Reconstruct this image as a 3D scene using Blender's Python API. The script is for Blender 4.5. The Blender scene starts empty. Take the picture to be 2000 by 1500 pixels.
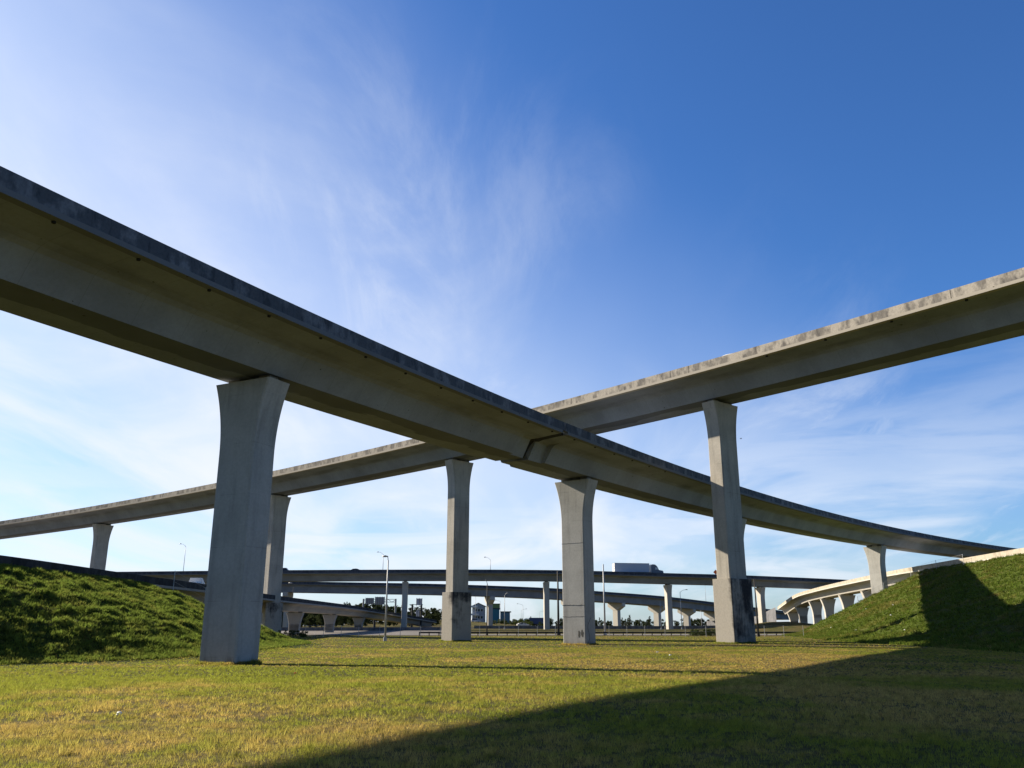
import bpy, math, random
import numpy as np
from mathutils import Vector, Matrix

rng = np.random.default_rng(7)
random.seed(7)
S = bpy.context.scene
COL = S.collection
R = math.radians

# ------------------------------------------------------------------ survey helpers
FPX, HORIZ, EYE = 1653.7, 1221.97, 1.75          # lens in pixels of a 2000 px wide frame, horizon row, eye height
PIT = math.atan2(HORIZ - 750, FPX)
CP, SP = math.cos(PIT), math.sin(PIT)

def at(u, v, Y):
    """world point seen at pixel (u, v) and standing Y metres ahead"""
    xn = (u - 1000) / FPX; yn = (750 - v) / FPX
    t = Y / (CP - yn * SP)
    return Vector((t * xn, Y, EYE + t * (SP + yn * CP)))

def at_ground(u, Y):
    x = 0.0
    for _ in range(4):
        z = float(gz(x, Y)); x = (u - 1000) / FPX * (Y * CP + (z - EYE) * SP)
    return Vector((x, Y, float(gz(x, Y))))

def ss(a, b, x):
    t = np.clip((np.asarray(x, float) - a) / (b - a), 0, 1)
    return t * t * (3 - 2 * t)

def gs(x, y, cx, cy, sx, sy):
    return np.exp(-((x - cx) / sx) ** 2 - ((y - cy) / sy) ** 2)

def wob(x, y, f, seed=0):
    a = np.sin(x * f + 1.3 * seed + 1.7 * np.sin(y * f * .71 + seed)) * np.sin(y * f * 1.13 + .7 * seed + 1.3 * np.sin(x * f * .83 - seed))
    b = np.sin(x * f * 2.3 + y * f * 1.1 + seed * 2.1) * np.sin(y * f * 2.7 - x * f * .9 + seed)
    return a * .65 + b * .35

def gz(x, y):
    x = np.asarray(x, float); y = np.asarray(y, float)
    z = -0.22 * ss(18, 48, y)
    z = z - .16 * gs(x, y, -16, 52, 14, 12) + .2 * gs(x, y, 23, 91, 18, 16)
    z = z - .18 * gs(x, y, -8, 126, 18, 14) + .2 * gs(x, y, -43, 159, 16, 16)
    z = z + .75 * ss(215, 300, y)
    z = z + 4.2 * gs(x, y, -42, 450, 46, 75) + 2.6 * gs(x, y, 92, 300, 16, 20)
    z = z + .035 * wob(x, y, .11) * ss(6, 25, y) * (1 - ss(130, 165, y))
    return z

# ------------------------------------------------------------------ mesh helpers
class MB:
    def __init__(self):
        self.v = []; self.f = []; self.uv = None; self.n = 0
    def add(self, v, f):
        v = [tuple(map(float, p)) for p in v]
        self.f += [tuple(i + self.n for i in q) for q in f]
        self.v += v; self.n += len(v); return self
    def box(self, x0, x1, y0, y1, z0, z1, M=None):
        v = [Vector((x, y, z)) for z in (z0, z1) for y in (y0, y1) for x in (x0, x1)]
        if M is not None: v = [M @ p for p in v]
        return self.add(v, [(0, 2, 3, 1), (4, 5, 7, 6), (0, 1, 5, 4), (2, 6, 7, 3), (0, 4, 6, 2), (1, 3, 7, 5)])
    def tube(self, pts, r, n=8, caps=True):
        pts = [Vector(p) for p in pts]
        rs = r if isinstance(r, (list, tuple)) else [r] * len(pts)
        rings = []
        for i, p in enumerate(pts):
            d = (pts[min(i + 1, len(pts) - 1)] - pts[max(i - 1, 0)]).normalized()
            a = d.orthogonal().normalized() if i == 0 else (a - d * a.dot(d)).normalized()
            b = d.cross(a)
            rings.append([p + (a * math.cos(t) + b * math.sin(t)) * rs[i] for t in [2 * math.pi * k / n for k in range(n)]])
        v = [q for ring in rings for q in ring]; f = []
        for i in range(len(pts) - 1):
            for k in range(n):
                k2 = (k + 1) % n
                f.append((i * n + k, i * n + k2, (i + 1) * n + k2, (i + 1) * n + k))
        if caps:
            f.append(tuple(range(n - 1, -1, -1))); f.append(tuple((len(pts) - 1) * n + k for k in range(n)))
        return self.add(v, f)
    def prism(self, prof, x0, x1, axis='x', M=None):
        """closed profile (a, b) extruded between x0 and x1"""
        n = len(prof); v = []
        for x in (x0, x1):
            for a, b in prof:
                p = Vector((x, a, b)) if axis == 'x' else Vector((a, x, b))
                v.append(M @ p if M is not None else p)
        f = [(k, (k + 1) % n, n + (k + 1) % n, n + k) for k in range(n)]
        f += [tuple(range(n - 1, -1, -1)), tuple(range(n, 2 * n))]
        return self.add(v, f)
    def mesh(self, name, smooth=False):
        me = bpy.data.meshes.new(name); me.from_pydata(self.v, [], self.f); me.update()
        import bmesh
        b = bmesh.new(); b.from_mesh(me); bmesh.ops.recalc_face_normals(b, faces=b.faces); b.to_mesh(me); b.free()
        if smooth: me.polygons.foreach_set('use_smooth', [True] * len(me.polygons))
        return me

def np_mesh(name, V, F, uv=None, attr=None, smooth=False):
    """V (n,3), F (m,k) numpy"""
    me = bpy.data.meshes.new(name)
    V = np.asarray(V, np.float32); F = np.asarray(F, np.int32); m, k = F.shape
    me.vertices.add(len(V)); me.vertices.foreach_set('co', V.ravel())
    me.loops.add(m * k); me.loops.foreach_set('vertex_index', F.ravel())
    me.polygons.add(m); me.polygons.foreach_set('loop_start', np.arange(0, m * k, k, dtype=np.int32))
    me.polygons.foreach_set('loop_total', np.full(m, k, np.int32))
    if smooth: me.polygons.foreach_set('use_smooth', np.ones(m, bool))
    if uv is not None:
        l = me.uv_layers.new(name='UVMap'); l.data.foreach_set('uv', np.asarray(uv, np.float32)[F.ravel()].ravel())
    if attr is not None:
        a = me.attributes.new('rnd', 'FLOAT', 'POINT'); a.data.foreach_set('value', np.asarray(attr, np.float32))
    me.update(calc_edges=True); me.validate()
    return me

def link(name, me, mat, parent=None, loc=None, rot=None):
    o = bpy.data.objects.new(name, me); COL.objects.link(o)
    if mat is not None and not me.materials: me.materials.append(mat)
    if parent is not None: o.parent = parent
    if loc is not None: o.location = loc
    if rot is not None: o.rotation_euler = rot
    return o

def tag(o, label, cat, group=None):
    o['label'] = label; o['category'] = cat; o['kind'] = 'thing'
    if group: o['group'] = group
    return o

def thing(name, label, cat, loc=(0, 0, 0), rotz=0, group=None):
    o = bpy.data.objects.new(name, None); COL.objects.link(o)
    o.empty_display_size = .5
    o.location = loc; o.rotation_euler = (0, 0, rotz)
    return tag(o, label, cat, group)

def part(name, mb, mat, parent, smooth=False, label=None, loc=None):
    me = mb.mesh(name, smooth) if isinstance(mb, MB) else mb
    o = link(name, me, mat, parent, loc)
    if label: o['label'] = label
    return o

def wpart(name, mb, mat, root, smooth=False):
    """part given in world coordinates under an unrotated root"""
    me = mb.mesh(name, smooth) if isinstance(mb, MB) else mb
    me.transform(Matrix.Translation(-Vector(root.location)))
    return link(name, me, mat, root)

def kids(o): return [c for c in bpy.data.objects if c.parent == o]

def dup(root, loc, rotz=0, label=None, scale=None):
    r = root.copy(); COL.objects.link(r); r.location = loc; r.rotation_euler = (0, 0, rotz)
    if scale: r.scale = (scale, scale, scale)
    if label: r['label'] = label
    for ch in root_children[root.as_pointer()]:
        c = ch.copy(); COL.objects.link(c); c.parent = r
        for g in root_children.get(ch.as_pointer(), []):
            d = g.copy(); COL.objects.link(d); d.parent = c
    return r
root_children = {}
def remember(root):
    root_children[root.as_pointer()] = kids(root)
    for c in root_children[root.as_pointer()]: root_children[c.as_pointer()] = kids(c)

# ------------------------------------------------------------------ materials
class NT:
    def __init__(self, name):
        self.m = bpy.data.materials.new(name); self.m.use_nodes = True
        self.t = self.m.node_tree; self.t.nodes.clear()
        self.out = self.n('ShaderNodeOutputMaterial')
    def n(self, t, **k):
        nd = self.t.nodes.new(t)
        for a, b in k.items(): setattr(nd, a, b)
        return nd
    def l(self, a, b): self.t.links.new(a, b)
    def val(self, sock, x):
        if hasattr(x, 'is_output') or isinstance(x, bpy.types.NodeSocket): self.l(x, sock)
        else: sock.default_value = x
    def math(self, op, a, b=None, c=None, clamp=False):
        nd = self.n('ShaderNodeMath', operation=op, use_clamp=clamp)
        for i, x in enumerate((a, b, c)):
            if x is not None: self.val(nd.inputs[i], x)
        return nd.outputs[0]
    def ramp(self, x, a, b, lo=0., hi=1.):
        nd = self.n('ShaderNodeMapRange', interpolation_type='SMOOTHSTEP')
        self.val(nd.inputs['Value'], x)
        nd.inputs['From Min'].default_value = a; nd.inputs['From Max'].default_value = b
        nd.inputs['To Min'].default_value = lo; nd.inputs['To Max'].default_value = hi
        return nd.outputs['Result']
    def mix(self, f, a, b, mode='MIX'):
        nd = self.n('ShaderNodeMix', data_type='RGBA', blend_type=mode, clamp_factor=True)
        self.val(nd.inputs[0], f)
        for s, x in ((nd.inputs[6], a), (nd.inputs[7], b)):
            self.val(s, (*x, 1) if isinstance(x, tuple) and len(x) == 3 else x)
        return nd.outputs[2]
    def pos(self, sx=1, sy=1, sz=1, rot=0, kind='geo'):
        if kind == 'geo': o = self.n('ShaderNodeNewGeometry').outputs['Position']
        elif kind == 'obj': o = self.n('ShaderNodeTexCoord').outputs['Object']
        else: o = self.n('ShaderNodeUVMap').outputs[0]
        mp = self.n('ShaderNodeMapping'); self.l(o, mp.inputs[0])
        mp.inputs['Scale'].default_value = (sx, sy, sz); mp.inputs['Rotation'].default_value = (0, 0, rot)
        return mp.outputs[0]
    def noise(self, vec, scale, detail=4, rough=.55, dist=0.):
        nd = self.n('ShaderNodeTexNoise'); self.l(vec, nd.inputs['Vector'])
        nd.inputs['Scale'].default_value = scale; nd.inputs['Detail'].default_value = detail
        nd.inputs['Roughness'].default_value = rough; nd.inputs['Distortion'].default_value = dist
        return nd.outputs['Fac']
    def bsdf(self, col, rough=.9, spec=.2, bump=None, bstr=.3, bdist=.02, metal=0.):
        p = self.n('ShaderNodeBsdfPrincipled')
        self.val(p.inputs['Base Color'], (*col, 1) if isinstance(col, tuple) and len(col) == 3 else col)
        self.val(p.inputs['Roughness'], rough); p.inputs['Specular IOR Level'].default_value = spec
        p.inputs['Metallic'].default_value = metal
        if bump is not None:
            b = self.n('ShaderNodeBump'); b.inputs['Strength'].default_value = bstr; b.inputs['Distance'].default_value = bdist
            self.l(bump, b.inputs['Height']); self.l(b.outputs[0], p.inputs['Normal'])
        self.l(p.outputs[0], self.out.inputs[0]); return p

def simple(name, col, rough=.6, spec=.3, metal=0., var=.12, scale=3.):
    k = NT(name); n = k.noise(k.pos(kind='obj'), scale, 3)
    d = tuple(c * (1 - var) for c in col); l_ = tuple(min(1, c * (1 + var)) for c in col)
    k.bsdf(k.mix(n, d, l_), rough, spec, metal=metal); return k.m

def concrete(name, light, dark, amt=.5, streak=.3, lines=0., blotch=.25, splash=False):
    k = NT(name)
    big = k.noise(k.pos(), blotch, 5, .6)
    st = k.noise(k.pos(1.6, 1.6, .16), 1.0, 5, .6)
    fine = k.noise(k.pos(), 6, 4, .65)
    f = k.math('ADD', k.math('MULTIPLY', k.ramp(big, .38, .68), amt), k.math('MULTIPLY', k.ramp(st, .48, .72), streak), clamp=True)
    c = k.mix(f, light, dark)
    c = k.mix(k.ramp(fine, .3, .7, 0, .22), c, tuple(x * .6 for x in dark))
    if lines:
        z = k.n('ShaderNodeSeparateXYZ'); k.l(k.pos(), z.inputs[0])
        m = k.math('FRACT', k.math('DIVIDE', z.outputs[2], lines))
        ln = k.math('LESS_THAN', m, .009)
        c = k.mix(k.math('MULTIPLY', k.math('MULTIPLY', ln, k.ramp(big, .42, .6)), .5), c, tuple(x * .35 for x in dark))
    if splash:                                   # soil splashed up the foot of the shaft
        z = k.n('ShaderNodeSeparateXYZ'); k.l(k.pos(kind='obj'), z.inputs[0])
        sp_ = k.noise(k.pos(3, 3, 1), 1., 4, .7)
        c = k.mix(k.ramp(k.math('ADD', z.outputs[2], k.math('MULTIPLY', sp_, -1.6)), -.25, -.95, 0, .6), c, (.13, .115, .085))
    k.bsdf(c, .92, .15, fine, .25, .02); return k.m

M = {}
M['pillar'] = concrete('pillar_concrete', (.47, .465, .445), (.31, .307, .293), .45, .6, 3.1, .35, True)
M['pillar_b'] = concrete('pillar_concrete_warm', (.50, .468, .41), (.31, .29, .255), .45, .6, 3.1, .35)
M['far_concrete'] = concrete('far_concrete', (.36, .345, .32), (.24, .235, .225), .4, .3, 0, .2)
M['far_pillar'] = concrete('far_pillar_concrete', (.55, .52, .47), (.42, .40, .36), .3, .3, 0, .2)
M['bearing'] = simple('bearing_concrete', (.2, .195, .18), .9)
M['dark_gap'] = simple('drain_iron_and_gap_shade', (.02, .02, .02), .8)  # shared by the iron drains and the shade core in the joint
M['metal'] = simple('galvanised_steel', (.42, .43, .44), .5, .4, .3)
M['dark_metal'] = simple('weathered_dark_steel', (.05, .048, .045), .7)
M['white'] = simple('white_paint', (.78, .78, .77), .4)
M['offwhite'] = simple('trailer_panel', (.5, .53, .6), .45, var=.05)
M['glass'] = simple('dark_glass', (.02, .025, .03), .08, .6)
M['rubber'] = simple('black_rubber', (.02, .02, .02), .85)
M['rim'] = simple('wheel_rim', (.5, .5, .52), .35, .5, .7)
M['charcoal'] = simple('charcoal_paint', (.035, .037, .045), .3, .5)
M['cabgrey'] = simple('grey_cab_paint', (.13, .15, .19), .35, .5)
M['red'] = simple('red_paint', (.45, .03, .03), .35)
M['bluecab'] = simple('blue_cab_paint', (.06, .09, .2), .35, .5)
M['orange'] = simple('orange_sign_face', (.9, .16, .03), .5)
M['lamp'] = simple('lamp_lens', (.7, .7, .65), .2)
M['redlens'] = simple('tail_light_lens', (.4, .02, .02), .2)

def girder_mat(name, edge):
    k = NT(name)
    uv = k.n('ShaderNodeUVMap').outputs[0]
    sep = k.n('ShaderNodeSeparateXYZ'); k.l(uv, sep.inputs[0])
    s, d = sep.outputs[0], sep.outputs[1]                      # metres along, cross-section code
    big = k.noise(k.pos(), .22, 5, .6); fine = k.noise(k.pos(), 5, 4, .6)
    c = k.mix(k.ramp(big, .35, .7), (.30, .33, .375), (.23, .25, .28))
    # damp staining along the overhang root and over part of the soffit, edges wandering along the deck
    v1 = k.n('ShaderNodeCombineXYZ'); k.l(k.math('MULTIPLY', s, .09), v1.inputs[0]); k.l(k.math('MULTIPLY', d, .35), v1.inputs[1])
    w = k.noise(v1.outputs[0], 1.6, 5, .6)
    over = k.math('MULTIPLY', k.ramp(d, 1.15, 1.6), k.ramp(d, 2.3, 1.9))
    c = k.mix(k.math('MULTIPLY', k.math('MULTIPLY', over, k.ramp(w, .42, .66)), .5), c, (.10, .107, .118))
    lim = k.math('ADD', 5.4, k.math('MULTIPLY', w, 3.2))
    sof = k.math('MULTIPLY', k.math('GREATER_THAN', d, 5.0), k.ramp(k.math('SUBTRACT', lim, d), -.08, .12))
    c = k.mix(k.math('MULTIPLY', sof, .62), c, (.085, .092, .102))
    c = k.mix(k.ramp(fine, .35, .75, 0, .2), c, (.15, .15, .14))
    sg_ = k.n('ShaderNodeTexWhiteNoise', noise_dimensions='1D'); k.l(k.math('FLOOR', k.math('DIVIDE', s, 3.05)), sg_.inputs['W'])
    c = k.mix(k.math('MULTIPLY', sg_.outputs['Value'], .16), c, (.19, .185, .17))
    c = k.mix(k.math('MULTIPLY', k.math('LESS_THAN', k.math('FRACT', k.math('DIVIDE', s, 3.05)), .008), .4), c, (.12, .12, .11))
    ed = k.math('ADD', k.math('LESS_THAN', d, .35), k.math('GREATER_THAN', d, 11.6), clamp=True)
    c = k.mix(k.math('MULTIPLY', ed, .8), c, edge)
    sp = k.noise(k.pos(), 2.2, 2, .5)
    c = k.mix(k.math('MULTIPLY', k.ramp(sp, .74, .77), .75), c, (.04, .038, .03))
    k.bsdf(c, .92, .12, fine, .25, .02); return k.m
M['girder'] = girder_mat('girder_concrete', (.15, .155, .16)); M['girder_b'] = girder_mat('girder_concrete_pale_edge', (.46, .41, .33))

def parapet_mat(name, light, dark, bias):
    k = NT(name)
    a = k.noise(k.pos(.8, .8, .5), 1.0, 5, .62); st = k.noise(k.pos(1.5, 1.5, .45), 1.1, 5, .65, .6); fine = k.noise(k.pos(), 7, 3, .6)
    f = k.math('ADD', k.math('MULTIPLY', k.ramp(a, bias - .09, bias + .09), .75), k.math('MULTIPLY', k.ramp(st, .5, .68), .4), clamp=True)
    c = k.mix(f, light, dark)
    c = k.mix(k.ramp(fine, .4, .75, 0, .3), c, tuple(x * .5 for x in dark))
    k.bsdf(c, .9, .15, fine, .25, .02); return k.m
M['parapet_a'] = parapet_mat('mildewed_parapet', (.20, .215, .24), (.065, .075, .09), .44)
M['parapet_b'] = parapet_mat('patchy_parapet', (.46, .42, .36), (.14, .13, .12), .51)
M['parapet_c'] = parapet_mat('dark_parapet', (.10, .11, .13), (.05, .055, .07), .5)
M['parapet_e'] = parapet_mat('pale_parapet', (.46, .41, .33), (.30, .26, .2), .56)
M['barrier'] = parapet_mat('barrier_concrete', (.2, .2, .21), (.1, .1, .11), .5)

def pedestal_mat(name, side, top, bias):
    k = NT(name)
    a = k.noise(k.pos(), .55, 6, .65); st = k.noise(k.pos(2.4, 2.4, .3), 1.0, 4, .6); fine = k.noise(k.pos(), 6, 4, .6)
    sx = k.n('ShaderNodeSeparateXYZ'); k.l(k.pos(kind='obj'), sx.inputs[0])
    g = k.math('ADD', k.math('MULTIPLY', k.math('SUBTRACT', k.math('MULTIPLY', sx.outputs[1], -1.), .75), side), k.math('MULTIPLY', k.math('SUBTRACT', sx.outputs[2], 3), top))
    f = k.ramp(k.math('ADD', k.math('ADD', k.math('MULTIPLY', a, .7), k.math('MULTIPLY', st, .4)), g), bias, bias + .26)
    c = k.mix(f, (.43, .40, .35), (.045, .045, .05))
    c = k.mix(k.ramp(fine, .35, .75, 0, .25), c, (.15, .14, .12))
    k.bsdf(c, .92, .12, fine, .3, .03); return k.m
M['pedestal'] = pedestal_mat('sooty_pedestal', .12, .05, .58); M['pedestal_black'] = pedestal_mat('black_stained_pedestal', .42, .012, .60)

def xyz(k):
    sp_ = k.n('ShaderNodeSeparateXYZ'); k.l(k.pos(), sp_.inputs[0]); return sp_.outputs
def grass_col(k, green, dry, dark, patch=.16, bias=.5):
    a = k.noise(k.pos(1, .8, 1), patch, 5, .62, .4); b = k.noise(k.pos(), patch * 6, 4, .6)
    q = k.math('ADD', k.math('MULTIPLY', a, .7), k.math('MULTIPLY', b, .3))
    px, py, _ = xyz(k)
    for cx, cy, sx, sy, am in ((-9, 14, 8, 4.5, .09), (13, 48, 11, 16, .09), (-12, 38, 12, 12, -.09), (2, 22, 4, 7, -.05), (0, 110, 60, 25, -.05), (14, 20, 10, 9, .10)):
        ex_ = k.math('ADD', k.math('POWER', k.math('ABSOLUTE', k.math('DIVIDE', k.math('SUBTRACT', px, cx), sx)), 2.), k.math('POWER', k.math('ABSOLUTE', k.math('DIVIDE', k.math('SUBTRACT', py, cy), sy)), 2.))
        q = k.math('ADD', q, k.math('MULTIPLY', k.math('EXPONENT', k.math('MULTIPLY', ex_, -1.)), am))
    f = k.ramp(q, bias - .09, bias + .11)
    c = k.mix(f, green, dry)
    d = k.noise(k.pos(), 2.3, 4, .65)
    return k.mix(k.ramp(d, .50, .68, 0, .7), c, dark)

def field_mat():
    k = NT('field_ground')
    c = grass_col(k, (.085, .088, .028), (.17, .13, .055), (.05, .052, .02))
    f1 = k.noise(k.pos(), 9, 5, .7)
    c = k.mix(k.ramp(f1, .35, .7, 0, .5), c, (.055, .052, .016))
    k.bsdf(c, 1., .05, f1, .9, .06); return k.m
M['field'] = field_mat()

def blade_mat(name, green, dry, dark, bias, patch=.16, trans=.5):
    k = NT(name)
    c = grass_col(k, green, dry, dark, patch, bias)
    r = k.n('ShaderNodeAttribute', attribute_name='rnd').outputs['Fac']
    hs = k.n('ShaderNodeHueSaturation'); k.l(c, hs.inputs['Color'])
    k.l(k.math('ADD', .6, k.math('MULTIPLY', r, .8)), hs.inputs['Value'])
    k.l(k.math('ADD', .485, k.math('MULTIPLY', r, .025)), hs.inputs['Hue'])
    df = k.n('ShaderNodeBsdfDiffuse'); tr = k.n('ShaderNodeBsdfTranslucent')
    k.l(hs.outputs[0], df.inputs[0]); k.l(k.mix(1., hs.outputs[0], (1.5, 1.5, 1.25), 'MULTIPLY'), tr.inputs[0])
    mx = k.n('ShaderNodeMixShader'); mx.inputs[0].default_value = trans
    k.l(df.outputs[0], mx.inputs[1]); k.l(tr.outputs[0], mx.inputs[2]); k.l(mx.outputs[0], k.out.inputs[0]); return k.m
M['blade'] = blade_mat('lawn_blades', (.225, .245, .042), (.41, .305, .105), (.085, .092, .023), .52)
M['weed_left'] = blade_mat('bank_weeds_deep', (.12, .165, .034), (.19, .20, .05), (.055, .075, .02), .55, .4, .5)
M['weed_right'] = blade_mat('bank_weeds_olive', (.10, .14, .025), (.19, .165, .05), (.05, .07, .016), .55, .2, .45)

def bank_mat(name, g, d, dk):
    k = NT(name); c = grass_col(k, g, d, dk, .2, .52); f1 = k.noise(k.pos(), 3, 5, .7)
    c = k.mix(k.ramp(f1, .35, .7, 0, .6), c, tuple(x * .5 for x in dk))
    k.bsdf(c, 1., .05, f1, 1., .15); return k.m
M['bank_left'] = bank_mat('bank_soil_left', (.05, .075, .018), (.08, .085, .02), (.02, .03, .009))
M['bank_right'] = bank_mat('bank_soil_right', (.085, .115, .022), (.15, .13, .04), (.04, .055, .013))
M['asphalt'] = concrete('road_surface', (.24, .225, .21), (.17, .16, .155), .4, .2, 0, .1)
M['line'] = simple('road_paint', (.7, .7, .68), .7)

def leaf_mat(name, a, b):
    k = NT(name); n = k.noise(k.pos(), .5, 4, .6)
    c = k.mix(k.ramp(n, .35, .65), a, b)
    df = k.n('ShaderNodeBsdfDiffuse'); tr = k.n('ShaderNodeBsdfTranslucent'); k.l(c, df.inputs[0]); k.l(c, tr.inputs[0])
    mx = k.n('ShaderNodeMixShader'); mx.inputs[0].default_value = .3
    k.l(df.outputs[0], mx.inputs[1]); k.l(tr.outputs[0], mx.inputs[2]); k.l(mx.outputs[0], k.out.inputs[0]); return k.m
M['leaf_dark'] = leaf_mat('broadleaf_foliage', (.03, .042, .02), (.065, .08, .035))
M['leaf_pine'] = leaf_mat('pine_foliage', (.035, .045, .03), (.06, .07, .045))
M['leaf_olive'] = leaf_mat('bush_foliage', (.05, .07, .022), (.09, .11, .035))
M['bark'] = simple('bark', (.09, .075, .06), .95)

# ------------------------------------------------------------------ bridges
def clothoid(p, s, sgn):
    x0, y0, th0, k1, k2, z0, g, g2, bank = p
    th = th0 + k1 * s + k2 * s * s; ds = s[1] - s[0]
    dx, dy = np.sin(th), np.cos(th); i0 = int(np.argmin(abs(s)))
    X = np.concatenate([[0], np.cumsum((dx[1:] + dx[:-1]) / 2 * ds)]); Yv = np.concatenate([[0], np.cumsum((dy[1:] + dy[:-1]) / 2 * ds)])
    return dict(s=s, X=X - X[i0] + x0, Y=Yv - Yv[i0] + y0, Z=z0 + g * s + g2 * s * s, nx=-dy * sgn, ny=dx * sgn, th=th, bank=bank)

def spline_path(pts, sgn, drop, step=4.):
    """smooth line through the parapet-top points"""
    P = np.array([tuple(p) for p in pts]); n = len(P)
    t = np.concatenate([[0], np.cumsum(np.linalg.norm(np.diff(P, axis=0), axis=1))])
    mm = np.zeros_like(P)
    mm[1:-1] = (P[2:] - P[:-2]) / (t[2:] - t[:-2])[:, None]; mm[0] = (P[1] - P[0]) / (t[1] - t[0]); mm[-1] = (P[-1] - P[-2]) / (t[-1] - t[-2])
    s = np.arange(0, t[-1] + .01, step); i = np.clip(np.searchsorted(t, s, 'right') - 1, 0, n - 2)
    h = (t[i + 1] - t[i])[:, None]; q = ((s - t[i]) / h[:, 0])[:, None]
    Q = (2 * q**3 - 3 * q**2 + 1) * P[i] + (q**3 - 2 * q**2 + q) * h * mm[i] + (-2 * q**3 + 3 * q**2) * P[i + 1] + (q**3 - q**2) * h * mm[i + 1]
    d = np.gradient(Q, axis=0); d[:, 2] = 0; d /= np.linalg.norm(d, axis=1)[:, None]
    return dict(s=s, X=Q[:, 0], Y=Q[:, 1], Z=Q[:, 2] - drop, nx=-d[:, 1] * sgn, ny=d[:, 0] * sgn, th=np.arctan2(d[:, 0], d[:, 1]), bank=0.)

def g_at(P, s, key): return np.interp(s, P['s'], P[key])

def sweep(P, stations, sections, codes, close_ends=True):
    """sections: list of (d,h) lists, one per station -> mesh data with uv (s, code)"""
    k = len(codes); V = []; UV = []
    for s, sec in zip(stations, sections):
        x, y, z, nx, ny = (g_at(P, s, q) for q in ('X', 'Y', 'Z', 'nx', 'ny'))
        for (d, h), c in zip(sec, codes):
            V.append((x + nx * d, y + ny * d, z + h + P['bank'] * d)); UV.append((s, c))
    F = []
    for i in range(len(stations) - 1):
        for j in range(k):
            j2 = (j + 1) % k
            F.append((i * k + j, i * k + j2, (i + 1) * k + j2, (i + 1) * k + j))
    me = bpy.data.meshes.new('girder')
    ends = [tuple(range(k - 1, -1, -1)), tuple((len(stations) - 1) * k + j for j in range(k))] if close_ends else []
    me.from_pydata(V, [], F + ends)
    import bmesh
    b = bmesh.new(); b.from_mesh(me); bmesh.ops.recalc_face_normals(b, faces=b.faces); b.to_mesh(me); b.free()
    l = me.uv_layers.new(name='UVMap')
    uv = np.array(UV, np.float32); idx = np.zeros(len(me.loops), np.int32); me.loops.foreach_get('vertex_index', idx)
    l.data.foreach_set('uv', uv[idx].ravel()); me.update()
    return me

def box_section(o, hb, wb, inset=0., slab=.27, sharp=False):
    W = 2 * o + wb
    half = [(0, 0), (o * .3, -.07), (o * .55, -.17), (o * .68, -.30), (o * .765 + inset * .5, -.50), (o * .815 + inset, -.80), (o + inset, -hb)]
    if sharp: half = [(0, 0), (o * .3, -.07), (o * .55, -.17), (o * .70, -.215), (o * .78 + inset * .9, -.25), (o * .79 + inset, -.33), (o + inset, -hb)]
    codes = [0, .9, 1.5, 1.9, 2.2, 2.6, 5.0]
    sec = [(0, slab)] + half + [(W - d, h) for d, h in reversed(half)] + [(W, slab)]
    cd = [0] + codes + [8.9] + [9.5, 10, 10.5, 11, 11.5, 12] + [12]
    return sec, cd

def parapet_section(W, H, far, t=.2, slab=.27):
    pr = [(.015, slab - .003), (.015, H), (.015 + t, H), (.26, .62), (.44, .40), (.44, slab - .003)]
    return [(W - d, h) for d, h in pr] if far else pr

def make_bridge(name, P, o, hb, wb, H, mats, label, cat, s0, s1, step=3., pjoints=(), joint=None, group=None):
    loc = (g_at(P, s0, 'X'), g_at(P, s0, 'Y'), g_at(P, s0, 'Z'))
    root = thing(name, label, cat, loc, 0, group)
    W = 2 * o + wb
    segs = [(s0, s1)] if joint is None else [(s0, joint - .5), (joint + .5, s1)]
    for a, b in segs:
        st = list(np.arange(a, b, step)); 
        if b - st[-1] < .5: st.pop()
        st.append(b)
        secs = [box_section(o, hb, wb)[0] for _ in st]
        if joint is not None:                     # halving joint: recessed web strip on both sides of the gap
            ins = .45
            if abs(b - (joint - .5)) < 1e-6:
                st = [x for x in st if x < b - 2.7] + [b - 2.41, b - 2.4, b]
            else:
                st = [a, a + 2.4, a + 2.41] + [x for x in st if x > a + 2.7]
            secs = [box_section(o, hb, wb, ins, sharp=True)[0] if abs(x - joint) < 2.905 else box_section(o, hb, wb)[0] for x in st]
        wpart('girder', sweep(P, st, secs, box_section(o, hb, wb)[1]), mats[0], root)
    if joint is not None:
        core = [(d + (.5 if d < W / 2 else -.5), h + (.25 if h < -.4 else -.02)) for d, h in box_section(o, hb, wb, .4)[0]]
        wpart('gap_shade_core', sweep(P, [joint - .52, joint + .52], [core, core], box_section(o, hb, wb)[1]), M['dark_gap'], root)  # near-black core added in the gap, standing in for its deep shade
    js = sorted([s0 - .03] + [j for j in pjoints if s0 < j < s1] + [s1 + .03])
    for far in (False, True):
        V = MB()
        for a, b in zip(js[:-1], js[1:]):
            a2, b2 = a + .03, b - .03
            st = list(np.arange(a2, b2, step)); 
            if b2 - st[-1] < .5 and len(st) > 1: st.pop()
            st.append(b2)
            sec = parapet_section(W, H, far); k = len(sec); v = []; f = []
            for s in st:
                x, y, z, nx, ny = (g_at(P, s, q) for q in ('X', 'Y', 'Z', 'nx', 'ny'))
                v += [(x + nx * d, y + ny * d, z + h + P['bank'] * d) for d, h in sec]
            for i in range(len(st) - 1):
                f += [(i * k + j, i * k + (j + 1) % k, (i + 1) * k + (j + 1) % k, (i + 1) * k + j) for j in range(k)]
            f += [tuple(range(k)), tuple((len(st) - 1) * k + j for j in range(k))]
            V.add(v, f)
        wpart('parapet', V, mats[1], root)
    return root

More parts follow.
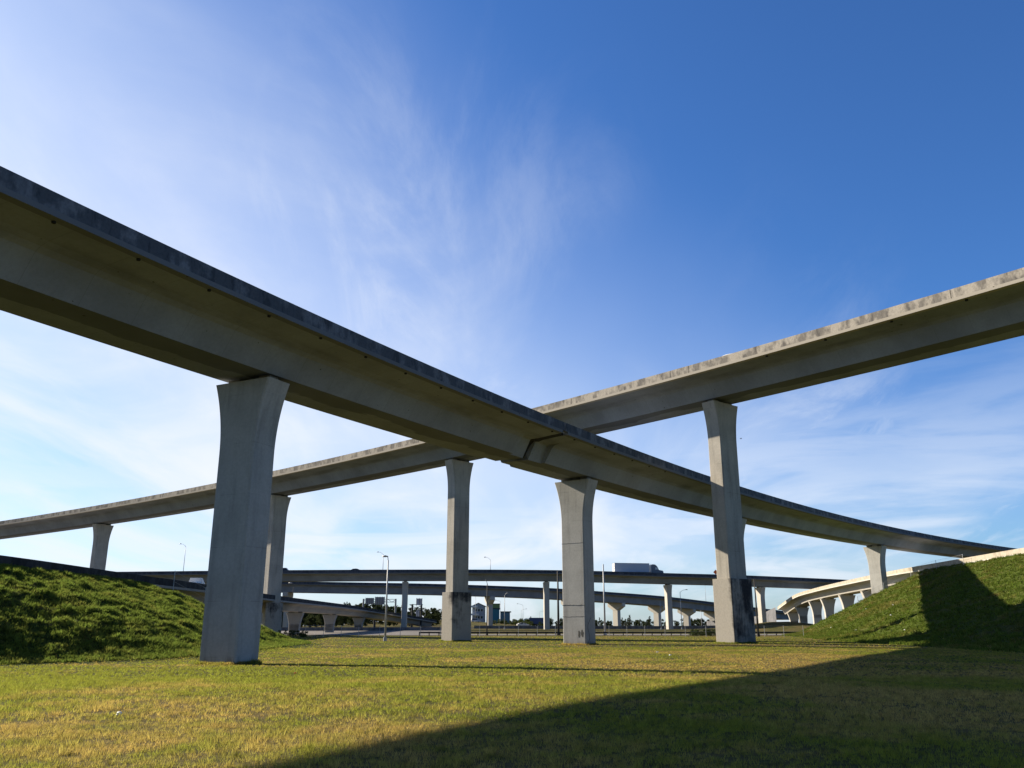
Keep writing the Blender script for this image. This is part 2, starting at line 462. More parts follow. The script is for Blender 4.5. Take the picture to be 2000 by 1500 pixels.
def pillar_mesh(zg, zt, w, l, wt, fh, bev=.09, fp=2.1, lt=None):
    """flared shaft: local x across the deck, local y along it, z from zg to zt"""
    zs = [zg, zg + (zt - zg) * .5, zt - fh] if zt - fh > zg + .5 else [zg]
    n = 12
    zs = zs + [zt - fh + fh * (i + 1) / n for i in range(n)] if zt - fh > zg + .5 else [zg + (zt - zg) * i / n for i in range(n + 1)]
    V = []; F = []
    for z in zs:
        t = max(0., (z - (zt - fh)) / fh)
        a = (w + (wt - w) * t ** fp) / 2; b = (l + ((lt or l) - l) * t ** fp) / 2; c = bev
        ring = [(-a + c, -b), (a - c, -b), (a, -b + c), (a, b - c), (a - c, b), (-a + c, b), (-a, b - c), (-a, -b + c)]
        V += [(x, y, z) for x, y in ring]
    for i in range(len(zs) - 1):
        for j in range(8): F.append((i * 8 + j, i * 8 + (j + 1) % 8, (i + 1) * 8 + (j + 1) % 8, (i + 1) * 8 + j))
    F.append(tuple(range(7, -1, -1))); F.append(tuple((len(zs) - 1) * 8 + j for j in range(8)))
    return MB().add(V, F)

def make_pillar(P, s, off, soffit, zg, w, l, wt, fh, mat, label, group, ped=None, twist=0., pedmat=None, gap=.34):
    x, y, z, nx, ny, th = (float(g_at(P, s, q)) for q in ('X', 'Y', 'Z', 'nx', 'ny', 'th'))
    cx, cy = x + nx * off, y + ny * off
    zt = z - soffit + P['bank'] * off - gap
    root = thing('bridge_pillar', label, 'pillar', (cx, cy, zg), -th + twist, group)
    h = zt - zg
    if ped:
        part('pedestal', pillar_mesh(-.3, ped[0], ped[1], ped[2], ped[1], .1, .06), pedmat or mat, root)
        part('shaft', pillar_mesh(ped[0] - .004, h, w, l, wt, fh), mat, root)
    else:
        part('shaft', pillar_mesh(-.3, h, w, l, wt, fh), mat, root)
    for sx in (-1, 1):
        part('bearing', MB().box(sx * wt * .28 - .45, sx * wt * .28 + .45, -.38, .38, h - .003, h + gap + .02), M['bearing'], root)
    return root

OA = (3.9, 1.942, 3.9)
A = clothoid([-13.34519, 44.7289, 0.4859582, 0.00176797, -1.695144e-06, 18.61579, 0.006593444, 1.556301e-05, 0.003424068], np.arange(-90, 330.1, .5), 1)
B = clothoid([25.12265, 80.29046, -0.6785659, -0.001808011, 8.08618e-07, 27.70932, 0.004319755, -6.093853e-05, 0.007054031], np.arange(-120, 330.1, .5), -1)

def s_for_u(P, u, off, drop, top=True):
    """station whose centre line point (drop below the edge) is seen in column u"""
    best = None
    for s in P['s']:
        x, y, z = (float(g_at(P, s, q)) for q in ('X', 'Y', 'Z'))
        x += float(g_at(P, s, 'nx')) * off; y += float(g_at(P, s, 'ny')) * off; z -= drop
        d = y * CP + (z - EYE) * SP
        if d < 5: continue
        e = abs(1000 + FPX * x / d - u)
        if best is None or e < best[0]: best = (e, s)
    return best[1]

offc = OA[0] + OA[2] / 2
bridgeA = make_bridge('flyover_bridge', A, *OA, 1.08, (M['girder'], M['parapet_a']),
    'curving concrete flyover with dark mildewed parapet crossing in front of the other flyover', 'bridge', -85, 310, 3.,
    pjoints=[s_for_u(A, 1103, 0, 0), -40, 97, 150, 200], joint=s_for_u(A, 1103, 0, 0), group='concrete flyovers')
for k, s in enumerate(np.arange(-22, 66, 4.4)):
    x, y, z, nx, ny = (float(g_at(A, s, q)) for q in ('X', 'Y', 'Z', 'nx', 'ny'))
    d = .42; p = Vector((x + nx * d, y + ny * d, z))
    wpart('drain', MB().tube([p + Vector((0, 0, -.11)), p + Vector((0, 0, .02))], .095, 8), M['dark_gap'], bridgeA)
bj = [s_for_u(B, u, 0, 0) for u in (1858, 1347, 1308, 1118)]
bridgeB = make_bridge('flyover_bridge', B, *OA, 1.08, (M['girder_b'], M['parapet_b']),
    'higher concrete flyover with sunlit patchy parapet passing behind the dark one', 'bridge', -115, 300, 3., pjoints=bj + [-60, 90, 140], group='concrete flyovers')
for s in np.arange(-52, 6, 6.5):
    x, y, z, nx, ny = (float(g_at(B, s, q)) for q in ('X', 'Y', 'Z', 'nx', 'ny'))
    d = .42; p = Vector((x + nx * d, y + ny * d, z))
    wpart('drain', MB().tube([p + Vector((0, 0, -.14)), p + Vector((0, 0, .02))], .13, 8), M['dark_gap'], bridgeB)

pillars = {}
for key, u, zg, lab, tw in (
        ('A1', 499, -.42, 'wide flared pillar entirely in shade, nearest of all, beside the weedy left bank', .03),
        ('A2', 1125, -.21, 'flared pillar with two dark smears near its foot and a crack up its side', -.08),
        ('A3', 1426, -.2, 'flared pillar mostly hidden behind the tall pillar with black-stained pedestal', 0.),
        ('A4', 1708, 7.0, 'short sunlit flared pillar rising from the grassy slope under the dark flyover', -.22)):
    s = s_for_u(A, u, offc, OA[1] + .3)
    pillars[key] = make_pillar(A, s, offc, OA[1], zg, 2.78, 1.95, 4.45, 4.6, M['pillar'], lab, 'pillars of the dark parapet flyover', twist=tw)
for key, u, zg, lab, ped in (
        ('B1', 1408, -.03, 'tallest pillar, on a square pedestal stained black on its right side, banded by shadow', 6.5),
        ('B2', 896, -.42, 'slim flared pillar on a square pedestal with a sooty patch, left of the cracked pillar', 6.8),
        ('B3', 544, .1, 'pillar on a grey pedestal half hidden behind the nearest shaded pillar', 5.7),
        ('B4', 202, .1, 'flared pillar showing its upper half above the dark wall on the left bank', None)):
    s = s_for_u(B, u, offc, OA[1] + .3)
    pillars[key] = make_pillar(B, s, offc, OA[1], zg, 2.96, 1.72, 4.45, 4.6, M['pillar_b'], lab, 'pillars of the patchy parapet flyover',
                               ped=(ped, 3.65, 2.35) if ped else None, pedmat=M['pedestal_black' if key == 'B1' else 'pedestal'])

# dark smears and crack on the second dark-flyover pillar (local: -y faces the camera side)
def blob(cx, cz, w, h, y, seed):
    r = random.Random(seed); n = 18; v = []
    for i in range(n):
        a = 2 * math.pi * i / n; k = 1 + r.uniform(-.22, .22); v.append((cx + math.cos(a) * w * k, y, cz + math.sin(a) * h * k))
    b = MB().add(v + [(x, y - .003, z) for x, _, z in v], [tuple(range(n)), tuple(range(2 * n - 1, n - 1, -1))] + [(i, (i + 1) % n, n + (i + 1) % n, n + i) for i in range(n)])
    return b
M['soot'] = simple('soot_stain', (.10, .098, .09), .95, var=.5, scale=5.)
for cx, cz, w, h, sd in ((.62, 1.12, .13, .36, 1), (.98, 1.2, .15, .34, 2)):
    part('stain', blob(cx, cz, w, h, -.978, sd), M['soot'], pillars['A2'])
pts = [(1.393, -.62 + .5 * math.sin(i * .7) * .5 + .05 * i, .15 + i * .26) for i in range(11)]
part('crack', MB().tube(pts, .022, 5), M['soot'], pillars['A2'])
for zc_, amp_, r_ in ((10.3, .02, .016), (4.0, .035, .026), (2.85, .03, .016)):
    pts = [(-1.38 + 2.76 * i / 14, -.976, zc_ + random.uniform(-amp_, amp_)) for i in range(15)]
    part('crack', MB().tube(pts, r_, 5), M['soot'], pillars['A2'])

# ---- far viaducts
def upath(pts, sgn, drop, step=4.): return spline_path([at(*p) for p in pts], sgn, drop, step)
C = upath([(100, 1118, 292), (240, 1116.6, 289), (543, 1113.6, 286), (869, 1112.3, 287), (1060, 1113.2, 290), (1163, 1115.2, 292), (1320, 1119.8, 298), (1405, 1122, 301),
           (1470, 1124.2, 304), (1640, 1131.7, 316), (1800, 1140.5, 333)], 1, 1.25)
OC = (3.4, 2.15, 4.6)
bridgeC = make_bridge('viaduct', C, *OC, 1.25, (M['girder'], M['parapet_c']), 'long level viaduct in the middle distance carrying the white articulated lorry', 'bridge',
    2, C['s'][-1] - 2, 6., pjoints=[s_for_u(C, 1362, 0, 0), s_for_u(C, 700, 0, 0)], group='distant viaducts')
offC = OC[0] + OC[2] / 2
for u, lab, zg in ((790, 'first viaduct pillar right of the tall lamp post, with a pale sunlit strip', 0.2), (1074, 'viaduct pillar just left of the cracked flared pillar', -.1),
                   (1305, 'viaduct pillar below the lorry cab, sunlit on its left face', -.1), (1490, 'last visible viaduct pillar, right of the black-stained pedestal', .3)):
    make_pillar(C, s_for_u(C, u, offC, OC[1]), offC, OC[1], zg, 2.5, 1.75, 4.3, 4.2, M['far_pillar'], lab, 'pillars of the level viaduct', gap=.3)

D = upath([(300, 1131.5, 345), (543, 1135, 345), (690, 1137.4, 345), (869, 1140.8, 348), (1060, 1147.8, 360), (1163, 1154.3, 375), (1295, 1164.5, 402), (1397, 1176.5, 432), (1480, 1187, 465), (1560, 1197, 500)], 1, 1.2)
OD = (2.6, 2.9, 9.)
bridgeD = make_bridge('viaduct', D, *OD, 1.2, (M['girder'], M['parapet_c']), 'lower far viaduct on T shaped pillars descending to the right beneath the level one', 'bridge', 2, D['s'][-1] - 2, 8., group='distant viaducts')
def tee_mesh(h, w, l, cap, ch):
    pr = [(-w / 2, -.5), (w / 2, -.5), (w / 2, h - ch), (cap / 2, h - ch * .48), (cap / 2, h), (-cap / 2, h), (-cap / 2, h - ch * .48), (-w / 2, h - ch)]
    return MB().prism([(a, b) for a, b in pr], -l / 2, l / 2, axis='y')
for u, lab in ((556, 'T shaped pillar under the far viaduct beside the nearest shaded pillar'), (951, 'T shaped pillar in front of the gabled and teal buildings'), (1106, 'T shaped pillar peeping out behind the cracked flared pillar'),
               (1200, 'T shaped pillar beside the feathery pines'), (1283, 'T shaped pillar left of the viaduct pillar below the lorry cab'), (1343, 'T shaped pillar between two palms near the black-stained pedestal'), (1392, 'farthest T shaped pillar, left edge of the black-stained pedestal')):
    off = OD[0] + OD[2] / 2; s = s_for_u(D, u, off, OD[1])
    x, y, z, nx, ny, th = (float(g_at(D, s, q)) for q in ('X', 'Y', 'Z', 'nx', 'ny', 'th'))
    cx, cy = x + nx * off, y + ny * off; zg = float(gz(cx, cy)); h = z - OD[1] - zg
    root = thing('bridge_pillar', lab, 'pillar', (cx, cy, zg), -th, 'T shaped pillars of the far viaduct')
    part('shaft', MB().box(-1.45, 1.45, -.95, .95, -.5, h - 3.1), M['far_pillar'], root)
    pr = [(-1.45, h - 3.097), (1.45, h - 3.097), (4.6, h - 1.45), (4.6, h), (-4.6, h), (-4.6, h - 1.45)]
    part('cap_beam', MB().prism(pr, -1.0, 1.0, axis='y'), M['far_pillar'], root)

F_ = upath([(-420, 1034, 48), (0, 1084, 64), (230, 1117, 86), (405, 1141.5, 114), (539, 1162.8, 160), (635, 1175.5, 212), (700, 1184.3, 255), (780, 1198, 302), (860, 1212, 350)], 1, 1.05)
OF = (2.4, 1.45, 3.6)
M['parapet_f'] = parapet_mat('near_black_parapet', (.06, .063, .068), (.025, .027, .03), .5)  # near-black parapet tone with random blotches
bridgeF = make_bridge('ramp_bridge', F_, *OF, 1.05, (M['far_concrete'], M['parapet_f']), 'low ramp with dark parapet running along the left bank then descending away over the road', 'bridge', 1, F_['s'][-1] - 1, 4.,
                      pjoints=[s_for_u(F_, 655, 0, 0)], group='access ramps')
offF = OF[0] + OF[2] / 2
for u, lab in ((580, 'nearest visible pillar of the low left ramp, dark against the road'), (642, 'second visible pillar of the low left ramp with a pale curved edge'), (699, 'third visible pillar of the low left ramp'), (832, 'far pillar of the low left ramp beside the sooty pedestal')):
    s = s_for_u(F_, u, offF, OF[1]); cx = float(g_at(F_, s, 'X')) + float(g_at(F_, s, 'nx')) * offF; cy = float(g_at(F_, s, 'Y')) + float(g_at(F_, s, 'ny')) * offF
    zg = float(gz(cx, cy)); make_pillar(F_, s, offF, OF[1], zg, 2.2, 1.5, 3.9, min(4.2, float(g_at(F_, s, 'Z')) - OF[1] - zg - .8), M['far_concrete'], lab, 'pillars of the low left ramp', gap=.2)
tE = at(2000, 1069.5, 134)
E_ = spline_path([Vector((tE.x - 10, -30, tE.z + .3)), Vector((tE.x - 5.2, 50, tE.z + .2)), Vector((tE.x - 2, 104, tE.z + .1))] + [at(*q_) for q_ in ((2000, 1069.5, 134), (1865, 1093, 158), (1734, 1116.3, 197), (1640, 1136.8, 235), (1587, 1150, 264), (1551, 1162, 292), (1516, 1187, 335))], -1, 1.05)
OE = (2.6, 1.7, 3.8)
bridgeE = make_bridge('ramp_bridge', E_, *OE, 1.05, (M['far_pillar'], M['parapet_e']), 'pale sunlit ramp on the right bank curving away on a row of curved pillars', 'bridge', 1, E_['s'][-1] - .5, 3.,
                      pjoints=[s_for_u(E_, u, 0, 0) for u in (1773, 1546)], group='access ramps')
offE = OE[0] + OE[2] / 2
for u, zf, lab in ((1700, 6.5, 'right ramp pillar nearest the grassy slope, mostly buried by it'), (1652, 0, 'right ramp pillar just past the grassy slope with a bright curved edge'), (1617, 0, 'right ramp pillar with bright curved edge, third along'),
                   (1592, 0, 'right ramp pillar whose foot meets the end of the slope'), (1568, 0, 'right ramp pillar second from the far end'), (1548, 0, 'farthest right ramp pillar by the retaining wall')):
    s = s_for_u(E_, u, offE, OE[1]); cx = float(g_at(E_, s, 'X')) + float(g_at(E_, s, 'nx')) * offE; cy = float(g_at(E_, s, 'Y')) + float(g_at(E_, s, 'ny')) * offE
    zg = float(gz(cx, cy)) ; make_pillar(E_, s, offE, OE[1], zg, 2.5, 1.5, 4.5, 5.0, M['far_pillar'], lab, 'pillars of the right ramp', gap=.2)
# retaining wall beyond the end of the right ramp
e0 = Vector((float(E_['X'][-1]), float(E_['Y'][-1]), 0))
pts = [(e0.x - .4, e0.y + 1, float(E_['Z'][-1]) + 1.0)] + [tuple(at(u, v, Y)) for u, v, Y in ((1500, 1193, 352), (1480, 1203, 378), (1440, 1210, 410), (1380, 1213, 440))]
V = []; 
for x, y, z in pts: V += [(x, y, -.5), (x, y, z), (x + .1, y + .5, z), (x + .1, y + .5, -.5)]
rw = MB().add(V, [(i * 4 + j, i * 4 + (j + 1) % 4, i * 4 + 4 + (j + 1) % 4, i * 4 + 4 + j) for i in range(len(pts) - 1) for j in range(4)] + [(0, 1, 2, 3), tuple(len(pts) * 4 - 4 + j for j in range(4))])
tag(link('retaining_wall', rw.mesh('retaining_wall'), M['barrier']), 'sloping concrete retaining wall at the far end of the right ramp', 'wall')

# ------------------------------------------------------------------ ground, banks, roads
def axis(parts):
    out = []
    for a, b, st in parts: out += list(np.arange(a, b, st))
    return np.array(out + [parts[-1][1]])
xs = axis([(-6000, -800, 400), (-800, -240, 40), (-240, -60, 6), (-60, 70, 1.0), (70, 240, 6), (240, 800, 40), (800, 6000, 400)])
ys = axis([(-1200, -60, 80), (-60, 4, 4), (4, 170, 1.0), (170, 330, 3), (330, 620, 8), (620, 1200, 40), (1200, 9000, 500)])
GX, GY = np.meshgrid(xs, ys); GZ = gz(GX, GY)
n, m = GX.shape; idx = np.arange(n * m).reshape(n, m)
Fq = np.stack([idx[:-1, :-1], idx[:-1, 1:], idx[1:, 1:], idx[1:, :-1]], -1).reshape(-1, 4)
gr = link('ground', np_mesh('ground', np.stack([GX, GY, GZ], -1).reshape(-1, 3), Fq, smooth=True), M['field']); gr['kind'] = 'structure'; gr['label'] = 'mown grass field, green and straw coloured'

def bank(name, xc, yend, H, run, side, x_rng, y_rng, mat, amp, label, seed, bw=.2):
    """side +1: slope falls towards +x.  xc(y) crest line, H(y) crest height, run(y) slope length"""
    bx = np.arange(*x_rng); by = np.arange(*y_rng)
    X, Y = np.meshgrid(bx, by)
    def height(X, Y):
        yc = np.minimum(Y, yend); dx = np.maximum(0, side * (X - xc(yc))); dy = np.maximum(0, Y - yend)
        d = np.sqrt(dx**2 + dy**2); t = d / run(yc)
        z = H(yc) * np.clip(1 - t, -.25, 1)
        z = np.where((t > 1 - bw) & (t < 1 + bw), H(yc) * bw * ((1 + bw - t) / (2 * bw)) ** 2, np.where(t >= 1 + bw, -.03 - .5 * (t - 1 - bw), z))
        n_ = amp * (wob(X, Y * .5, 1.3, seed) + .8 * wob(X + 3, Y * .5, 2.9, seed + 3)) * ss(0, .1, t) * (1 - ss(.88, 1.05, t))
        return z + n_ + gz(X, Y) * ss(.7, 1. + .5 * bw, t), t
    Z, t = height(X, Y)
    n, m = X.shape; idx = np.arange(n * m).reshape(n, m)
    Fq = np.stack([idx[:-1, :-1], idx[:-1, 1:], idx[1:, 1:], idx[1:, :-1]], -1).reshape(-1, 4)
    keep = (t.ravel()[Fq].min(1) < 1.04 + bw)
    o = link(name, np_mesh(name, np.stack([X, Y, Z], -1).reshape(-1, 3), Fq[keep], smooth=True), mat); o['kind'] = 'structure'; o['label'] = label
    return height

fx = lambda y: np.interp(y, F_['Y'], F_['X']); fzv = lambda y: np.interp(y, F_['Y'], F_['Z'])
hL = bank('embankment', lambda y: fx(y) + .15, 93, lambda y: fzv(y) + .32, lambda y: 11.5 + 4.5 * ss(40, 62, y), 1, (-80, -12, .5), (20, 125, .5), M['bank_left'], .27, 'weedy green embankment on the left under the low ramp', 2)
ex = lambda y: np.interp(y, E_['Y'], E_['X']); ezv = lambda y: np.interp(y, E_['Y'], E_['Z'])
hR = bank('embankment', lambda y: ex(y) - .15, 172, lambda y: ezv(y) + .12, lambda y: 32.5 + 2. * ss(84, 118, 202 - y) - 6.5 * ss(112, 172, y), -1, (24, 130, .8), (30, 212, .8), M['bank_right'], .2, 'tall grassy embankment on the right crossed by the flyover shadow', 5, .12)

def tufts(name, P, hgt, nb, wid, lean, mat, label):
    """many leaf blades at the points P (n,3)"""
    n = len(P); k = n * nb
    base = np.repeat(P, nb, 0); r = rng.random
    az = r(k) * 2 * np.pi; sp = (r(k) ** .5) * hgt * .7
    base = base + np.stack([np.cos(az) * sp, np.sin(az) * sp, np.zeros(k)], 1) * .8
    h = hgt * (.55 + .75 * r(k)) * np.repeat(.75 + .5 * (wob(P[:, 0], P[:, 1], .8, 9) > .1) * r(n) + .25 * wob(P[:, 0], P[:, 1], 2.2, 3), nb); az2 = r(k) * 2 * np.pi; ln = lean * (.3 + r(k))
    tip = base + np.stack([np.cos(az2) * h * ln, np.sin(az2) * h * ln, h], 1)
    az3 = r(k) * 2 * np.pi; w = wid * (.6 + .8 * r(k)) / 2
    sd = np.stack([np.cos(az3) * w, np.sin(az3) * w, np.zeros(k)], 1)
    base[:, 2] -= .02
    V = np.stack([base - sd, base + sd, tip], 1).reshape(-1, 3)
    at_ = np.repeat(r(n), nb * 3) * .6 + np.repeat(r(k), 3) * .4
    o = link(name, np_mesh(name, V, np.arange(3 * k).reshape(-1, 3), attr=at_), mat); o['kind'] = 'stuff'; o['label'] = label
    return o

def scatter(ylo, yhi, dens, margin=3):
    area = 0; pts = []
    n = int(dens * (yhi - ylo) * (1.28 * (ylo + yhi) / 2 + 2 * margin))
    y = np.sqrt(rng.random(n) * (yhi**2 - ylo**2) + ylo**2); x = (rng.random(n) * 2 - 1) * (.64 * y + margin)
    return x, y
def field_pts(ylo, yhi, dens):
    x, y = scatter(ylo, yhi, dens)
    keep = (wob(x, y, 1.7, 4) * .5 + .5 + rng.random(len(x)) * .6) > .45
    x, y = x[keep], y[keep]
    z = gz(x, y)
    zl, tl = hL(x, y); zr, tr = hR(x, y)
    z = np.where(tl < 1.25, np.maximum(z, zl), z); z = np.where(tr < 1.2, np.maximum(z, zr), z)
    k = (tl > .95) & (tr > .95)
    return np.stack([x, y, z], 1)[k]
tufts('grass', field_pts(9, 17, 190), .07, 6, .009, .9, M['blade'], 'short mown grass close to the camera')
tufts('grass', field_pts(17, 34, 80), .08, 6, .015, .9, M['blade'], 'short mown grass across the middle of the field')
tufts('grass', field_pts(34, 80, 24), .065, 6, .034, 1.1, M['blade'], 'short mown grass around the pillars')
tufts('grass', field_pts(80, 172, 3.2), .06, 6, .10, 1.3, M['blade'], 'short mown grass at the far side of the field')

tufts('grass', field_pts(9, 40, 2.6), .13, 16, .013, .8, M['blade'], 'scattered longer tufts standing out of the mown grass')
rim = []
for key, w_, l_ in (('A1', 2.78, 1.95), ('A2', 2.78, 1.95), ('B1', 3.65, 2.35), ('B2', 3.65, 2.35)):
    o = pillars[key]; c_, s_ = math.cos(o.rotation_euler.z), math.sin(o.rotation_euler.z)
    for _ in range(900):
        q_ = random.random() * 2 * (w_ + l_); e_ = abs(random.gauss(0, .12)) + .02
        lx, ly = (q_ - w_ / 2, -l_ / 2 - e_) if q_ < w_ else (q_ - w_ - w_ / 2, l_ / 2 + e_) if q_ < 2 * w_ else (w_ / 2 + e_, q_ - 2 * w_ - l_ / 2) if q_ < 2 * w_ + l_ else (-w_ / 2 - e_, q_ - 2 * w_ - l_ - l_ / 2)
        x, y = o.location.x + lx * c_ - ly * s_, o.location.y + lx * s_ + ly * c_
        rim.append((x, y, float(gz(x, y))))
tufts('grass', np.array(rim), .22, 5, .03, .7, M['blade'], 'longer uncut grass fringing the feet of the pillars')

def bank_pts(h, xr, yr, n, tmin=.0, tmax=1.1):
    x = rng.uniform(*xr, n); y = rng.uniform(*yr, n); z, t = h(x, y)
    cl = wob(x, y * .5, 1.3, 2) * .5 + wob(x, y * .6, 2.9, 6) * .5
    k = (t > tmin) & (t < tmax) & (cl + rng.random(n) * 1.1 > .2)
    return np.stack([x, y, z], 1)[k]
tufts('weeds', bank_pts(hL, (-46, -16), (30, 115), 130000), .22, 7, .05, .9, M['weed_left'], 'thick tufty weeds covering the left bank')
tufts('weeds', bank_pts(hR, (30, 100), (55, 205), 75000), .30, 6, .11, .9, M['weed_right'], 'tufty grass covering the right bank')

def sheet(name, poly_fn, us, n, dz, mat, label=None):
    """strip between two lines: poly_fn(u) -> (near point xy, far point xy)"""
    V = []; F = []
    for u in us:
        a, b = poly_fn(u)
        for i in range(n + 1):
            x = a[0] + (b[0] - a[0]) * i / n; y = a[1] + (b[1] - a[1]) * i / n; V.append((x, y, float(gz(x, y)) + dz))
    for i in range(len(us) - 1):
        for j in range(n): F.append((i * (n + 1) + j, i * (n + 1) + j + 1, (i + 2) * (n + 1) - n - 1 + j + 1 + 0, (i + 1) * (n + 1) + j))
    o = link(name, np_mesh(name, V, np.array(F)), mat); o['kind'] = 'structure'
    if label: o['label'] = label
    return o
roadn = lambda x: 184 + .035 * (x + 20)
sheet('road', lambda x: ((x, roadn(x)), (x, roadn(x) + 24)), np.arange(-160, 120, 4), 8, .05, M['asphalt'], 'sunlit road across the far edge of the field')
sheet('road', lambda x: ((x, roadn(x) + 23), (x, 262 + .11 * (x + 60) if x < -16 else 262)), np.arange(-170, -14, 4), 10, .06, M['asphalt'], 'wide pale carriageway beneath the low ramp')
sheet('road', lambda x: ((x, 327), (x, 345)), np.arange(-260, 220, 8), 4, .05, M['asphalt'], 'distant carriageway behind the long concrete barrier')
sheet('road_marking', lambda x: ((x, roadn(x) + 1.0), (x, roadn(x) + 1.25)), np.arange(-160, 120, 4), 1, .058, M['line'])
sheet('road_marking', lambda x: ((x, roadn(x) + 20.6), (x, roadn(x) + 20.85)), np.arange(-160, 120, 4), 1, .058, M['line'])

# ------------------------------------------------------------------ barriers, guardrail, fence
def barrier(x0, x1, yf, h, label):
    root = thing('concrete_barrier', label, 'barrier', (x0, yf(x0), float(gz(x0, yf(x0)))), 0, 'concrete barriers beside the far roads')
    xs_ = np.arange(x0, x1 + .1, 4.); V = []; F = []
    pr = [(-.3, -.3), (-.3, .1), (-.14, .35), (-.09, h), (.09, h), (.14, .35), (.3, .1), (.3, -.3)]
    for x in xs_:
        y = yf(x); z = float(gz(x, y)); V += [(x, y + a, z + b) for a, b in pr]
    k = len(pr)
    for i in range(len(xs_) - 1): F += [(i * k + j, i * k + (j + 1) % k, (i + 1) * k + (j + 1) % k, (i + 1) * k + j) for j in range(k)]
    F += [tuple(range(k)), tuple((len(xs_) - 1) * k + j for j in range(k))]
    wpart('wall', MB().add(V, F), M['barrier'], root); return root
barrier(-150, -16, lambda x: 263 + .11 * (x + 60), 1.05, 'dark concrete barrier behind the carriageway under the low ramp')
barrier(-14, 150, lambda x: 325. - .02 * x, 1.1, 'long concrete barrier running behind the viaduct pillars')

gy = lambda x: 181 + .035 * (x + 20)
root = thing('guardrail', 'dark steel guardrail on short posts along the far edge of the grass', 'guardrail', (-19, gy(-19), -.2))
x0, x1 = -19., 108.
V = []; pr = [(-.02, .42), (.04, .47), (-.02, .55), (.04, .63), (-.02, .72), (-.05, .72), (.01, .63), (-.05, .55), (.01, .47), (-.05, .42)]
xsr = np.arange(x0, x1, 4.)
for x in xsr: V += [(x, gy(x) - .06 + a, float(gz(x, gy(x))) + b + .03) for a, b in pr]
k = len(pr)
wpart('rail', MB().add(V, [(i * k + j, i * k + (j + 1) % k, (i + 1) * k + (j + 1) % k, (i + 1) * k + j) for i in range(len(xsr) - 1) for j in range(k)]), M['dark_metal'], root)
pm = MB().box(-.09, .09, -.07, .11, -.2, .78).mesh('post')
for x in np.arange(x0, x1, 2.0):
    link('post', pm, M['dark_metal'], root, Vector((x, gy(x) + .06, float(gz(x, gy(x))))) - Vector(root.location))

def wire_fence(pts, label, h=1.9, sp=3.05, mesh_alpha=.1, group=None):
    P = [Vector(p) for p in pts]; root = thing('chain_link_fence', label, 'fence', P[0], 0, group)
    posts = []
    for a, b in zip(P[:-1], P[1:]):
        n = max(1, int((b - a).length / sp)); posts += [a + (b - a) * i / n for i in range(n)]
    posts.append(P[-1])
    pm = MB().tube([(0, 0, -.2), (0, 0, h + .08)], .04, 6).mesh('post')
    for p in posts: link('post', pm, M['metal'], root, p - P[0])
    w = MB()
    for z in (h, h * .5, .06): w.tube([p - P[0] + Vector((0, 0, z)) for p in posts], .012, 4, False)
    part('wire', w, M['metal'], root)
    q = MB()
    q.add([p - P[0] + Vector((0, .05, z)) for p in posts for z in (.03, h)], [(2 * i, 2 * i + 2, 2 * i + 3, 2 * i + 1) for i in range(len(posts) - 1)])
    part('mesh', q, M['chainlink'], root)
    return root
def chain_mat():
    k = NT('chain_link'); d = k.n('ShaderNodeBsdfDiffuse'); d.inputs[0].default_value = (.2, .2, .2, 1); t = k.n('ShaderNodeBsdfTransparent')
    mx = k.n('ShaderNodeMixShader'); mx.inputs[0].default_value = .09; k.l(t.outputs[0], mx.inputs[1]); k.l(d.outputs[0], mx.inputs[2]); k.l(mx.outputs[0], k.out.inputs[0]); return k.m
M['chainlink'] = chain_mat()
wire_fence([at_ground(596, 150), at_ground(700, 154), at_ground(860, 160), at_ground(1050, 163), at_ground(1260, 163), at_ground(1420, 160), at_ground(1570, 156)], 'thin wire fence on slim posts along the back of the field')
p = [Vector((float(x), float(y), float(hL(x, y)[0]))) for x, y in ((-36.2, 93), (-33.6, 95.5), (-31, 98), (-28.6, 100.5))]
wire_fence(p, 'short wire fence stepping down the end of the left bank', 2.1, 3.4)
p = [Vector((float(x), float(y), float(hR(x, y)[0]))) for x, y in ((ex(152) - 1.2, 152), (ex(163) - 1.6, 163), (ex(172) - 3, 173), (ex(172) - 7, 177), (ex(172) - 11, 181))]
wire_fence(p, 'wire fence with a leaning brace at the top of the right bank', 1.8, 12)

# ------------------------------------------------------------------ lamp posts
def lamp_post(u, Y, vtop, label, arm=-1, al=2.2, r=.1, zb=None, rise=.8, group='lamp posts', mat='metal', face=0.):
    b = at_ground(u, Y) if zb is None else Vector((at(u, vtop, Y).x, Y, zb))
    top = at(u, vtop, Y); h = top.z - b.z
    root = thing('lamp_post', label, 'lamp post', b, face, group)
    part('pole', MB().tube([(0, 0, -.1), (0, 0, h * .5), (0, 0, h)], [r, r * .8, r * .55], 8), M[mat], root, True)
    part('base', MB().tube([(0, 0, -.1), (0, 0, .55)], r * 1.7, 8), M[mat], root)
    if arm:
        q = [(0, 0, h - .15), (arm * al * .35, 0, h + rise * .55), (arm * al * .7, 0, h + rise * .9), (arm * al, 0, h + rise)]
        part('arm', MB().tube(q, r * .4, 6), M[mat], root, True)
        lamp = part('lamp_head', MB().tube([(arm * (al - .1), 0, h + rise + .02), (arm * (al + .35), 0, h + rise + .06), (arm * (al + .75), 0, h + rise + .02)], [.06, .15, .08], 8), M['metal'], root, True)
    return root
lamp_post(752, 125, 1094, 'tall pale lamp post standing in the grass right of the low ramp', -1, .12, .15, rise=.5)
dk = lambda P, s: float(g_at(P, s, 'Z')) + .27
